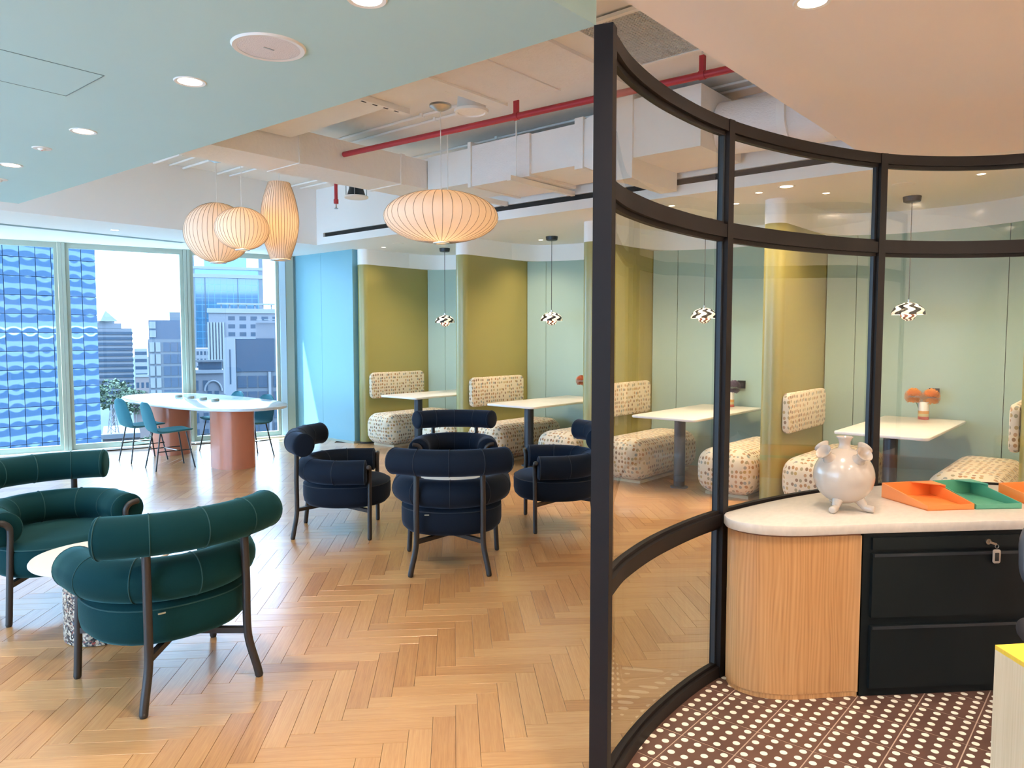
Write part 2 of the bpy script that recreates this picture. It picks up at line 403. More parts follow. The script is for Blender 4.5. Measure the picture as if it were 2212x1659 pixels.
M['wavy2'] = wavy_mat('wavy_enamel_lit', (.10,.03,.015), (1.0,.90,.72), nu=7, kv=1.6, amp=.24, height=.08, estr=.22)
M['lampin'] = mat('lamp_inner_white', (.9,.85,.75), .5, emis=(1,.85,.62), estr=.8)
M['shade'] = shade_mat(); M['rib'] = mat('shade_rib', (.36,.29,.21), .6)
M['steel'] = mat('brushed_steel', (.55,.55,.53), .3, metal=1)
M['lens'] = emit_mat('downlight_lens', (1.0, .88, .66), 7.0)
M['ring'] = mat('downlight_ring', (.85,.82,.76), .4)
M['navy'] = mat('navy_velvet', (.006,.011,.021), .85, spec=.15, sheen=.35, bump=.06, bscale=150)
M['teal'] = mat('green_velvet', (.0015,.028,.031), .85, spec=.15, sheen=.35, bump=.06, bscale=150)
M['seam_n'] = mat('navy_seam', (.014,.022,.034), .8); M['seam_g'] = mat('green_seam', (.008,.055,.055), .8)
M['legs'] = mat('dark_stained_wood', (.022,.016,.013), .45)
M['labeltag'] = mat('woven_tag', (.45,.42,.30), .7)
M['chairfab'] = mat('teal_fabric', (.010,.115,.15), .8, sheen=.2, bump=.05, bscale=140)
M['chairleg'] = mat('black_leg', (.02,.022,.022), .4)
M['terracotta'] = mat('terracotta_lacquer', (.50,.17,.095), .22)
M['toplac'] = mat('white_lacquer_top', (.60,.64,.66), .12)
M['terrazzo'] = terrazzo_mat()
M['tabletop'] = mat('cream_tabletop', (.80,.73,.62), .35)
M['red'] = mat('red_pipe_paint', (.42,.03,.045), .4)
M['veneer'] = wood_mat('oak_veneer', [(.22,(.40,.175,.062)),(.44,(.54,.265,.10)),(.58,(.59,.30,.12)),(.82,(.66,.36,.155))], rough=.4, along=.6, across=22, tone_amt=0)
cathedral(M['veneer'], .20)
M['ash'] = wood_mat('pale_ash_veneer', [(.2,(.50,.38,.22)),(.5,(.62,.49,.31)),(.9,(.72,.60,.42))], rough=.45, along=.7, across=24, tone_amt=0)
M['yellowtop'] = mat('yellow_desktop', (.72,.47,.05), .35, vary=.12, vscale=30, stretch=(1,12,1))
M['cabinet'] = mat('black_cabinet', (.006,.009,.010), .5, spec=.2)
M['ceramic'] = mat('white_ceramic', (.56,.475,.395), .22, coat=.5)
M['orange'] = mat('orange_lacquer', (.86,.27,.06), .4); M['mint'] = mat('green_lacquer', (.10,.36,.23), .4)
M['stone'] = mat('pale_desk_stone', (.66,.58,.495), .3, vary=.14, vscale=22, stretch=(1,2.2,1))
M['vase'] = stripe_vase_mat()
M['fl_or'] = mat('orange_petal', (.98,.44,.05), .7); M['fl_pu'] = mat('purple_petal', (.24,.17,.22), .7, vary=.4, vscale=60); M['fl_rust'] = mat('rust_petal', (.72,.27,.12), .7)
M['stem'] = mat('flower_stem', (.08,.14,.05), .7)
M['socket'] = mat('socket_cap', (.34,.36,.30), .4)
M['grille'] = mat('white_grille', (.70,.68,.64), .5); M['void'] = mat('dark_void', (.05,.045,.04), .9)
M['office'] = mat('charcoal_mesh_fabric', (.035,.03,.03), .85, bump=.2, bscale=250); M['officegrey'] = mat('grey_plastic', (.075,.085,.10), .4)
M['concrete'] = mat('painted_slab', (.88,.85,.78), .7, vary=.03)
M['backwall'] = mat('beige_wall', (.84,.78,.70), .7)
M['brass'] = mat('nickel_key', (.55,.48,.40), .3, metal=1)

# ------------------------------------------------------------------ glass curve shared by partition, tiles and desk
CURVE = [(1.965,1.30),(2.24,1.385),(2.63,1.44),(3.12,1.43),(3.69,1.30),(4.2,1.08),(4.52,.80),(4.68,.50),(4.74,.10),(4.62,-.5),(4.30,-1.1)]
CP = [Vector((p.x, p.y)) for p in crom([(x, y, 0) for x, y in CURVE], 8)]
def cnorm(i):
    t = (CP[min(i+1, len(CP)-1)] - CP[max(i-1, 0)]).normalized(); return t, Vector((-t.y, t.x))
def coff(i, d):
    t, n = cnorm(i); return CP[i] + n*d          # +d = outward (away from the room inside)

WL = lambda x: 11.25 - .3*(x - 2.945)       # the window line
# ------------------------------------------------------------------ floor
def build_floor():
    fl = MB().prism([(-3.2,-3.4),(8.8,-3.4),(8.8,WL(8.8)+.08),(-3.2,WL(-3.2)+.08)], -.15, -.014).build('floor', M['subfloor']); struct(fl)
    Wp, Lp, g = .092, .46, .0007
    import itertools
    s = math.sqrt(.5)
    U = Vector((s, s)); V = Vector((s, -s))
    org = Vector((2.347, 2.476))
    inside = [Vector((p.x, p.y)) for p in CP] + [Vector((1.2, -1.6)), Vector((1.2, 1.05))]
    def in_poly(p, P):
        c = False; j = len(P)-1
        for i in range(len(P)):
            if ((P[i].y > p.y) != (P[j].y > p.y)) and (p.x < (P[j].x-P[i].x)*(p.y-P[i].y)/(P[j].y-P[i].y)+P[i].x): c = not c
            j = i
        return c
    H = math.radians(40.5); planks = []
    k = 5
    # herringbone lattice in units of plank width: horizontal (i,j) where (i-j) mod 2k in 0, vertical otherwise
    R = 110
    for j in range(-R, R):
        for i0 in range(-R//(2*k)-1, R//(2*k)+1):
            i = j + 2*k*i0
            planks.append((i, j, 0)); planks.append((i+k, j-k+1, 1))
    cand = []
    for i, j, o in planks:
        if o == 0: cu, cv, a, b = i + k/2, j + .5, k, 1
        else: cu, cv, a, b = i + .5, j + k/2, 1, k
        c = org + U*(cu*Wp) + V*(cv*Wp)
        if not (-2.6 < c.x < 8.6 and -2.8 < c.y < 11.7): continue
        if c.y > 11.30 - .3*(c.x-2.945): continue
        if c.x > 6.7 and c.y > 8.6: continue
        cor = [c + U*(sx*a*Wp/2) + V*(sy*b*Wp/2) for sx in (-1,1) for sy in (-1,1)]
        if all(in_poly(q, inside) for q in cor): continue
        d = c; depth = d.x*math.cos(H) + d.y*math.sin(H); lat = d.x*math.sin(H) - d.y*math.cos(H)
        vis = depth > 1.9 and abs(lat) < depth*.74
        if depth < -.5 or abs(lat) > depth*1.1 + 1.5: continue
        py = 1.55*1600/max(depth, .2)
        cand.append((depth if (vis and py < 1010) else 99+depth, c, o))
    cand.sort(key=lambda q: q[0])
    rnd = random.Random(3)
    def plank_mb(m, c, o, tone, du, dv, z0=-.012):
        a = U if o == 0 else V; b = V if o == 0 else U
        hl, hw = k*Wp/2 - g, Wp/2 - g
        P = [c - a*hl - b*hw, c + a*hl - b*hw, c + a*hl + b*hw, c - a*hl + b*hw]
        e = .0007
        I = [c - a*(hl-e) - b*(hw-e), c + a*(hl-e) - b*(hw-e), c + a*(hl-e) + b*(hw-e), c - a*(hl-e) + b*(hw-e)]
        if a.x*b.y - a.y*b.x < 0: P.reverse(); I.reverse()
        v = [(p.x, p.y, z0) for p in P] + [(p.x, p.y, -e) for p in P] + [(p.x, p.y, 0) for p in I]
        f = [(3,2,1,0)] + [(q, (q+1)%4, 4+(q+1)%4, 4+q) for q in range(4)] + [(4+q, 4+(q+1)%4, 8+(q+1)%4, 8+q) for q in range(4)] + [(8,9,10,11)]
        uv = []
        for ff in f: uv.append([((Vector(v[q][:2])-c).dot(a) + du, (Vector(v[q][:2])-c).dot(b) + dv) for q in ff])
        m.add(v, f, uv, tone)
    var = []
    for o in (0, 1):
        for q in range(14):
            m = MB(); plank_mb(m, Vector((0,0)), o, rnd.random(), rnd.random()*20, rnd.random()*20); me = m.mesh('plank'); me.materials.append(M['plank']); var.append(me)
    for d, c, o in cand[:300]:
        link('plank', var[o*14 + rnd.randrange(14)], M['plank'], fl, (c.x, c.y, 0))
    m = MB()
    for d, c, o in cand[300:]: plank_mb(m, c, o, rnd.random(), rnd.random()*20, rnd.random()*20)
    stuff(m.build('planks_beyond', M['plank'], fl))
    # tiled floor inside the glass curve
    def clip(P, C):
        out = P
        for i in range(len(C)):
            a, b = C[i], C[(i+1) % len(C)]; inp = out; out = []
            sd = lambda p: (b.x-a.x)*(p.y-a.y) - (b.y-a.y)*(p.x-a.x)
            for q in range(len(inp)):
                p, r = inp[q], inp[(q+1) % len(inp)]; sp_, sr = sd(p), sd(r)
                if sp_ <= 0: out.append(p)
                if (sp_ < 0) != (sr < 0) and abs(sp_-sr) > 1e-9: out.append(p + (r-p)*(sp_/(sp_-sr)))
            if len(out) < 3: return []
        return out
    C = [Vector((p.x, p.y)) for p in CP] + [Vector((1.4, -1.4)), Vector((1.5, .4))]
    bed = MB().prism([(p.x, p.y) for p in reversed(C)], -.013, .0048)
    tf = bed.build('tile_floor', M['grout']); struct(tf)
    T, gx, gy, gp = .2135, 2.546, 1.093, .0045
    C2 = [coff(i, .012) for i in range(len(CP))] + C[-2:]
    sq = MB()
    full = None
    for i in range(-6, 10):
        for j in range(-12, 3):
            x0, y0 = gx + i*T + gp/2, gy + j*T + gp/2; x1, y1 = x0 + T - gp, y0 + T - gp
            P0 = [Vector((x0,y0)), Vector((x1,y0)), Vector((x1,y1)), Vector((x0,y1))]
            P = clip(P0, C2)
            if len(P) < 3: continue
            cx, cy = x0 + T/2, y0 + T/2
            n = len(P); z1 = .006
            v = [(p.x-cx, p.y-cy, 0) for p in P] + [(p.x-cx, p.y-cy, z1) for p in P]
            f = [tuple(range(n, 2*n))] + [(q, (q+1)%n, n+(q+1)%n, n+q) for q in range(n)]
            uv = [[((v[q][0]+T/2)/T, (v[q][1]+T/2)/T) for q in ff] for ff in f]
            isfull = n == 4 and all((a-b).length < 1e-6 for a, b in zip(P, P0))
            if isfull and full is not None: me = full
            else:
                mm = MB().add(v, f, uv); me = mm.mesh('tile'); me.materials.append(M['tile'])
                if isfull: full = me
            link('tile', me, M['tile'], tf, (cx, cy, 0))
build_floor()

# ------------------------------------------------------------------ room shell and ceilings
HC = 2.8
def shell():
    struct(MB().prism([(-3.2,-3.4),(8.9,-3.4),(8.9,WL(8.9)+.1),(-3.2,WL(-3.2)+.1)], 3.54, 3.7).build('ceiling', M['concrete']))
    lw = MB().box(-3.3, -3.1, -3.4, 1.2, -.1, 3.54).box(-3.3, -3.1, 1.2, 13.0, 2.8, 3.54).box(-3.3, -3.1, 1.2, 13.0, -.1, .05)
    for y in (1.2, 3.6, 6.0, 8.4, 10.8): lw.box(-3.3, -3.1, y, y+.12, .05, 2.8)
    lw = lw.build('wall_left', M['alu']); struct(lw)  # out-of-view side, glazed to add blue daylight from the left
    MB().add([(-3.2,1.2,.05),(-3.2,12.9,.05),(-3.2,12.9,2.8),(-3.2,1.2,2.8)], [(0,1,2,3)]).build('pane', M['wglass'], lw)
    struct(MB().box(-3.3, 9.0, -3.5, -3.3, -.1, 3.54).build('wall_back', M['backwall']))
    struct(MB().box(8.75, 8.95, -3.4, 10.4, -.1, 3.54).build('wall_right', M['backwall']))
    # blue wall between window and booths, in two boards with a fine joint
    bw = root_struct('wall_blue')
    MB().box(6.65, 6.76, 9.452, 10.30, .03, HC).build('panel', M['blue'], bw)
    MB().box(6.65, 6.76, 8.69, 9.448, .03, HC).build('panel', M['blue'], bw)
    struct(MB().box(6.635, 6.77, 8.69, 10.25, 0, .03).build('baseboard_blue', M['alu']))
    struct(MB().box(6.76, 8.8, 8.76, 8.9, 0, 3.54).build('wall_end', M['white']))
    # white dropped ceilings round the open coffer
    struct(MB().prism([(6.05,-3.3),(8.75,-3.3),(8.75,10.2),(6.61,10.2),(6.05,10.37)], HC, HC+.05).build('booth_ceiling', M['white']))
    struct(MB().prism([(-3.1,8.67),(6.05,8.67),(6.05,WL(6.05)+.02),(-3.1,WL(-3.1)+.02)], HC, HC+.05).build('window_ceiling', M['white']))
    struct(MB().box(-3.1, 6.05, -3.3, 1.53, HC, HC+.05).build('pink_ceiling', M['pink']))
    # fascias of the coffer
    tr = root_struct('trim_1')
    MB().box(6.03, 6.07, 1.53, 8.65, HC-.002, 2.892).build('fascia', M['white'], tr)
    MB().box(6.03, 6.07, 1.53, 8.65, 2.948, 3.54).build('fascia', M['white'], tr)
    MB().box(6.03, 6.07, 8.50, 8.65, 2.892, 2.948).build('fascia', M['white'], tr)
    MB().box(6.06, 6.09, 1.53, 8.50, 2.885, 2.955).build('slot_diffuser', M['black'], tr)
    struct(MB().box(-3.1, 6.07, 8.65, 8.69, HC-.002, 3.54).build('trim_2', M['white']))
    struct(MB().box(-3.1, 6.03, 1.49, 1.53, HC+.05, 3.54).build('trim_3', M['white']))
    # aqua raft with its access panel
    P = [(2.348,1.595),(2.168,7.472),(-2.2,7.40),(-2.2,1.55)]
    rf = MB().prism(list(reversed(P)), 2.7, 3.03).build('blue_ceiling', M['raft']); struct(rf)
    ap = [(.55,3.535),(1.377,3.541),(1.37,3.974),(.55,3.95)]
    gm = MB()
    for a, b in zip(ap, ap[1:] + ap[:1]): gm.bar((*a, 2.6995), (*b, 2.6995), .0028, .003)
    gm.build('panel_gap', mat('panel_joint', (.20,.29,.30), .7), rf)
    MB().prism([(.555,3.54),(1.372,3.546),(1.365,3.969),(.555,3.945)], 2.6985, 2.70).build('access_panel', M['raft'], rf)
    # window ceiling slot
    MB().prism([(-1,9.58),(4.724,9.73),(4.724,9.84),(-1,9.69)], HC-.003, HC+.01).build('trim_4', mat('grey_diffuser', (.22,.27,.25), .6))
    struct(bpy.data.objects['trim_4'])
shell()

# ------------------------------------------------------------------ windows
def windows():
    ax = Vector((1, -.3, 0)).normalized(); ay = Vector((.3, 1, 0)).normalized()
    bays = [(-3.0, .15), (.25, 1.90), (2.0, 3.625), (3.71, 5.10), (5.185, 6.40)]
    for n, (x0, x1) in enumerate(bays[1:], 1):
        r = root_struct('window_%d' % n)
        a, b = Vector((x0, WL(x0), 0)), Vector((x1, WL(x1), 0))
        f = .022
        for nm, p, q, wz in (('frame_rail', a + Vector((0,0,.055)), b + Vector((0,0,.055)), .07), ('frame_rail', a + Vector((0,0,2.765)), b + Vector((0,0,2.765)), .07)):
            MB().bar(p, q, .07, wz).build(nm, M['alu'], r)
        for p in (a + ax*f, b - ax*f):
            MB().obox((p.x, p.y), ax, ay, f, .035, .09, 2.73).build('frame_stile', M['alu'], r)
        g0, g1 = a + ax*.04, b - ax*.04
        MB().add([(g0.x,g0.y,.08),(g1.x,g1.y,.08),(g1.x,g1.y,2.74),(g0.x,g0.y,2.74)], [(0,1,2,3)]).build('pane', M['wglass'], r)
        MB().prism([(a.x-.05, a.y-.16), (b.x+.05, b.y-.16), (b.x+.05, b.y+.1), (a.x-.05, a.y+.1)], 0, .02).build('sill', M['sill'], r)
    mid = [(.20, 'mullion'), (1.95, 'mullion'), (3.6675, 'mullion'), (5.1425, 'mullion')]
    for k, (x, nm) in enumerate(mid):
        r = root_struct('trim_%d' % (5+k))
        for s in (-1, 1):
            c = Vector((x, WL(x), 0)) + ax*s*.022
            MB().obox((c.x, c.y), ax, ay, .0195, .075, 0, HC).build('mullion', M['alu'], r)
    # corner jamb in pale blue by the wall and the closed bay to the far left
    j = root_struct('trim_9')
    c = Vector((6.45, WL(6.45), 0)); MB().obox((c.x, c.y), ax, ay, .045, .06, 0, HC).build('jamb', mat('jamb_paint', (.55,.70,.78), .5), j)
    c = Vector((6.56, WL(6.56)+.02, 0)); MB().obox((c.x, c.y), ax, ay, .058, .07, 0, HC).build('jamb', M['alu'], j)
    struct(MB().prism([(-3.2, WL(-3.2)), (.18, WL(.18)), (.18, WL(.18)+.1), (-3.2, WL(-3.2)+.1)], -.1, 3.54).build('wall_window', M['white']))
    struct(MB().prism([(-3.2, WL(-3.2)), (6.8, WL(6.8)), (6.8, WL(6.8)+.1), (-3.2, WL(-3.2)+.1)], HC, 3.6).build('wall_head', M['white']))
windows()

# ------------------------------------------------------------------ booths
DY = [8.60, 6.61, 4.64, 2.62, .60]
CY = [7.56, 5.60, 3.60, 1.62]
def booths():
    for i, y in enumerate(DY):
        r = .10
        P = [(8.7, y-r), (8.7, y+r)]
        for k in range(13):
            a = math.radians(90 + 180*k/12); P.append((6.80 + r*math.cos(a), y + r*math.sin(a)))
        P = list(reversed(P)); P = P[::-1]
        lab = ['olive booth divider next to the blue wall', 'second olive booth divider, behind the navy armchairs', 'olive booth divider showing just left of the black post',
               'olive booth divider behind the curved glass, beside the white vase', 'olive booth divider cut off by the right edge of the frame'][i]
        t = thing('booth_divider', lab, 'partition', (6.8, y, 0), 0, 'booth dividers')
        Q = [(p[0]-6.8, p[1]-y) for p in P]
        MB().prism(Q, .03, 2.58).build('panel', M['green'], t)
        Q2 = [(q[0]*.985, q[1]*.85) for q in Q]; MB().prism(Q2, 0, .03).build('plinth', M['void'], t)
        b = 1.02
        Q3 = [(q[0], q[1]*b) for q in Q]
        MB().prism(Q3, 2.58, HC).build('white_bulkhead', M['white'], t)
    ends = [(8.50, 6.71), (6.51, 4.74), (4.54, 2.72), (2.52, .70)]
    wx = lambda y, yc: 8.24 - .36*abs((y-yc)/.95)**2.2
    for i, (ya, yb) in enumerate(ends):
        yc = (ya+yb)/2
        bw = root_struct('wall_booth_%d' % (i+1))
        def strip(y0, y1, z0, z1, th=.05, n=10, off=0):
            F = [(wx(y0+(y1-y0)*k/n, yc)-off, y0+(y1-y0)*k/n) for k in range(n+1)]
            B = [(x+th+off, y) for x, y in F]
            return MB().prism(F + B[::-1], z0, z1)
        cuts = [ya-.006, yc+.66, yc-.64, yb+.006]
        for a, b in zip(cuts, cuts[1:]):
            strip(a-.003, b+.003, .0, 2.58).build('panel', M['sage'], bw)
        strip(ya-.01, yb+.01, .0, 2.57, .12, 16, -.02).build('backing', M['void'], bw)
        n = 40; F = []
        for k in range(n+1):
            y = ya - .004 + (yb+.004-ya+.004)*k/n; u = abs((y-yc)/.95)
            F.append((wx(y, yc) - .012 - .42*max(0, (u-.74)/.21)**2.6, y))
        MB().prism(F + [(8.36, yb+.004), (8.36, ya-.004)], 2.58, HC).build('white_bulkhead', M['white'], bw)
    # cushions, benches
    cush = edge_prism(rrect(1.03, .375, .07), -.035, .035, .022)
    cm = MB(); cm.add([(x, -z, y) for x, y, z in cush.v], cush.f)
    cme = cm.mesh('back_cushion'); cme.materials.append(M['dots'])
    bme = rbox(1.36, .60, .44, .16, 6, 0.0).mesh('bench'); bme.materials.append(M['dots'])
    pl = MB().box(-.55, .55, -.22, .22, 0, .03).mesh('plinth'); pl.materials.append(M['ash'])
    lc = {(0,0): 'spotted back cushion on the olive divider by the blue wall', (1,0): 'spotted back cushion on the second olive divider behind the navy chairs',
          (2,0): 'spotted back cushion seen through the glass just right of the black post', (3,0): 'spotted back cushion on the divider above the white vase', (4,1): 'spotted back cushion sliver at the far right edge'}
    for (i, side), lab in lc.items():
        y = DY[i] + (-.137 if side == 0 else .137)
        tag(link('back_cushion', cme, M['dots'], None, (7.28, y, .845), 0 if side == 0 else PI), lab, 'cushion', 'spotted back cushions')
    lb = ['spotted booth bench against the divider by the blue wall', 'spotted booth bench behind the right of the navy chair group', 'spotted booth bench behind the glass right of the black post', 'spotted booth bench behind the white vase']
    lb2 = ['spotted booth bench glimpsed behind the far navy armchair', 'spotted booth bench behind the right navy armchair', 'spotted booth bench behind the first glass mullion', 'spotted booth bench at the far right behind the paper trays']
    for i in range(4):
        for lab, y in ((lb[i], DY[i] - .42), (lb2[i], DY[i+1] + .42)):
            t = thing('booth_bench', lab, 'bench', (7.32, y, 0), 0, 'spotted booth benches')
            link('seat', bme, M['dots'], t, (0,0,.025)); link('plinth', pl, M['ash'], t)
    # tables
    t0 = thing('booth_table', 'white marble booth table nearest the blue wall', 'table', (0,0,0), 0, 'booth tables')
    edge_prism(rrect(1.64, .72, .05), .73, .755, .008).build('tabletop', M['marble'], t0)
    MB().lathe([(.09,0),(.09,.012),(.057,.016),(.057,.715)], 28, (-.44, 0)).build('column', M['darkmetal'], t0)
    MB().box(-.66, -.22, -.20, .20, .715, .73).build('bracket', M['darkmetal'], t0)
    MB().box(.55, .80, -.18, .18, .705, .73).build('wall_bracket', M['darkmetal'], t0)
    t0.location = (7.31, CY[0], 0)
    for y, lab in ((CY[1], 'white marble booth table behind the right navy armchair'), (CY[2], 'white marble booth table behind glass with purple flower vase'), (CY[3], 'white marble booth table at right with orange flowers')):
        dup(t0, lab, (7.31, y, 0))
    # flowerpot pendants
    R, zt = .142, 1.86
    p0 = thing('pendant_lamp', 'wavy black and white pendant lamp nearest the blue wall', 'lamp', (7.44, CY[0]+.05, HC), 0, 'wavy pendant lamps over the booth tables')
    MB().lathe([(.058,-.05),(.07,-.045),(.075,-.012),(.075,0)], 28).build('canopy', M['darkmetal'], p0)
    MB().tube([(0,0,-.04),(0,0,zt-HC+.01)], .0035, 8).build('cord', M['cord'], p0)
    MB().lathe([(.012,zt-HC+.025),(.012,zt-HC-.005)], 12).build('cap', M['steel'], p0)
    up = [(R*math.sin(a), zt-HC - .112*(1-math.cos(a))/1.0) for a in [math.radians(6+84*k/12) for k in range(13)]]
    up = [(.01, zt-HC)] + up
    sh = MB().lathe(up, 40, caps=False).build('upper_shade', M['wavy'], p0)
    MB().lathe([(R-.004, zt-HC-.11), (R*.75, zt-HC-.085), (.062, zt-HC-.075)], 40, caps=False).build('shade_lining', M['lampin'], sh)
    lo = [(.068*math.cos(math.radians(a)), zt-HC-.108 - .062*math.sin(math.radians(a))) for a in range(0, 91, 10)]
    MB().lathe(list(reversed(lo)), 32, caps=False).build('lower_shade', M['wavy2'], p0)
    ps = [(7.44, CY[1]+.1, 'wavy black and white pendant lamp over the second booth table'), (7.42, CY[2]+.02, 'wavy black and white pendant lamp left of the first glass mullion'), (7.43, CY[3]+.02, 'largest wavy black and white pendant lamp, over the orange flowers')]
    for x, y, lab in ps: dup(p0, lab, (x, y, HC))
    for x, y in [(7.44, CY[0]+.05)] + [(a, b) for a, b, _ in ps]: point((x, y, 1.748), 6, size=.012)
booths()

# ------------------------------------------------------------------ flowers and vases
def flower_mesh(mt, r, seed):
    rnd = random.Random(seed); m = MB()
    n = 420
    for k in range(n):
        z = 1 - 1.8*(k+.5)/n; ph = k*2.39996
        q = math.sqrt(max(0, 1-z*z)); d = Vector((q*math.cos(ph), q*math.sin(ph), z))
        t = d.cross(Vector((0,0,1))); t = t.normalized() if t.length > 1e-3 else Vector((1,0,0)); b = t.cross(d)
        L = r*(.86 + .14*rnd.random()); wd = r*.075
        p0 = d*r*.45; p1 = d*L*.88 + b*r*.02; p2 = d*L + b*r*(.03+.05*rnd.random())
        m.add([p0 - t*wd*.5, p0 + t*wd*.5, p1 + t*wd, p2 + t*wd*.4, p2 - t*wd*.4, p1 - t*wd, p1 - d*r*.09], [(0,1,2,6),(0,6,5),(6,2,3),(6,3,4),(6,4,5)])
    return m.mesh('bloom')
def vases():
    def vase(x, y, lab):
        v = thing('flower_vase', lab, 'vase', (x, y, .755), 0, 'striped flower vases on the booth tables')
        MB().lathe([(.045,0),(.0475,.004),(.0475,.166),(.045,.17),(.041,.166),(.041,.02)], 28).build('body', M['vase'], v)
    def flower(x, y, dx, dy, z, mt, r, seed, lab):
        f = thing('flower', lab, 'flower', (x+dx*.25, y+dy*.25, .80), 0, 'pompom flowers in the booth vases')
        me = flower_mesh(mt, r, seed); me.materials.append(mt)
        link('bloom', me, mt, f, (dx*.75, dy*.75, z-.80))
        MB().tube([(0,0,-.01),(dx*.4, dy*.4, (z-.8)*.6),(dx*.75, dy*.75, z-.82)], .004, 8).build('stem', M['stem'], f)
    vase(7.98, 1.60, 'striped cylinder vase holding two orange pompom flowers')
    flower(7.98, 1.60, -.03, .085, .975, M['fl_or'], .088, 1, 'orange pompom flower on the left in the right-hand vase')
    flower(7.98, 1.60, .03, -.055, .97, M['fl_or'], .090, 2, 'orange pompom flower on the right in the right-hand vase')
    vase(8.00, 3.57, 'striped cylinder vase holding a purple flower behind the mullion')
    flower(8.00, 3.57, .03, -.03, .975, M['fl_pu'], .09, 3, 'dark purple pompom flower beside the glass mullion')
    flower(8.00, 3.57, -.03, .09, .97, M['fl_rust'], .075, 4, 'rust brown flower half hidden by the glass mullion')
    vase(7.95, 5.50, 'striped vase hidden behind the divider left of the black post')
    flower(7.95, 5.50, .0, .10, .975, M['fl_rust'], .08, 5, 'coral pompom flower peeking out beside the olive divider')
    for y, lab in ((3.53, 'black wall outlet behind the purple flower'), (1.56, 'black wall outlet behind the orange flowers')):
        t = thing('wall_outlet', lab, 'outlet', (8.222, y, 1.0), 0)
        MB().box(-.012, 0, -.045, .045, -.045, .045).build('plate', M['cabinet'], t); MB().box(-.015, -.011, -.025, .025, -.02, .02).build('insert', M['darkmetal'], t)
vases()

# ------------------------------------------------------------------ lounge chairs
def lounge_chair():
    t = thing('lounge_chair', '', 'armchair', (0,0,0))
    F, S = M['navy'], M['seam_n']
    pr = [(.05,.235),(.27,.238),(.315,.25),(.338,.275),(.345,.31),(.345,.385),(.338,.408),(.315,.424),(.25,.433),(.12,.44),(.0,.442)]
    MB().lathe([(r, z) for r, z in pr], 48, (0,0), 1.0, .985, 2.3).build('seat', F, t)
    seat = t.children[0]
    def ring(cx, cy, z, rx, ry, pw):
        pts = []
        for k in range(49):
            a = 2*PI*k/48; ca, sa = math.cos(a), math.sin(a); q = (abs(ca)**pw + abs(sa)**pw)**(-1/pw)
            pts.append((cx + rx*ca*q, cy + ry*sa*q, z))
        return MB().tube(pts, .0035, 6, caps=False)
    ring(0, 0, .405, .341, .336, 2.3).build('piping', S, seat)
    MB().box(-.165, -.135, -.338, -.3325, .391, .397).build('tag', M['labeltag'], seat)['label'] = 'small pale woven tag'
    # arm roll
    R, r, z = .318, .093, .521
    path = [(R,.175,z),(R,.10,z),(R,.03,z)] + [(R*math.cos(a), .02 + R*math.sin(a), z) for a in [-PI*k/28 for k in range(29)]] + [(-R,.03,z),(-R,.10,z),(-R,.175,z)]
    arm = MB().tube(path, r, 24, dome=.014).build('arm_roll', F, t)
    def seamring(p, d, rr, parent):
        d = Vector(d).normalized(); a = Vector((0,0,1)); b = d.cross(a); c = Vector(p)
        MB().tube([c + (a*math.cos(q) + b*math.sin(q))*(rr+.0008) for q in [2*PI*k/28 for k in range(29)]], .0025, 6, caps=False).build('seam', S, parent)
    for an in (-12, -50, -90, -130, -168):
        a = math.radians(an); seamring((R*math.cos(a), .02 + R*math.sin(a), z), (-math.sin(a), math.cos(a), 0), r, arm)
    for sx in (-1, 1): seamring((sx*R, .176, z), (0,1,0), r*.985, arm)
    # back roll
    rb, zb, Rb = .087, .741, .60
    am = math.asin(.365/Rb)
    bp = [(Rb*math.sin(a), .21 - Rb*math.cos(a), zb + .0*abs(a)) for a in [-am + 2*am*k/24 for k in range(25)]]
    bk = MB().tube(bp, rb, 24, dome=.012).build('back_roll', F, t)
    for q in (-.98, -.52, 0, .52, .98):
        a = am*q; seamring((Rb*math.sin(a), .21 - Rb*math.cos(a), zb), (math.cos(a), math.sin(a), 0), rb*(1 if abs(q) < .9 else .99), bk)
    for s in (-1, 1):
        pts = crom([(s*.255,-.385,.0),(s*.247,-.378,.05),(s*.222,-.360,.17),(s*.215,-.356,.26),(s*.215,-.357,.45),(s*.213,-.352,.66),(s*.213,-.352,.70)], 5)
        MB().tube(pts, [.018 if k else .014 for k in range(len(pts))], 12).build('rear_leg', M['legs'], t)
        pts = crom([(s*.318,.205,0),(s*.314,.205,.06),(s*.303,.206,.30),(s*.295,.206,.49),(s*.300,.207,.535),(s*.325,.207,.560),(s*.365,.206,.567)], 5)
        MB().tube(pts, [.017 if k else .013 for k in range(len(pts))], 12, dome=.008).build('front_leg', M['legs'], t)
        MB().bar((s*.215,-.352,.222), (-s*.300,.203,.222), .028, .026).build('cross_rail', M['legs'], t)
    return t
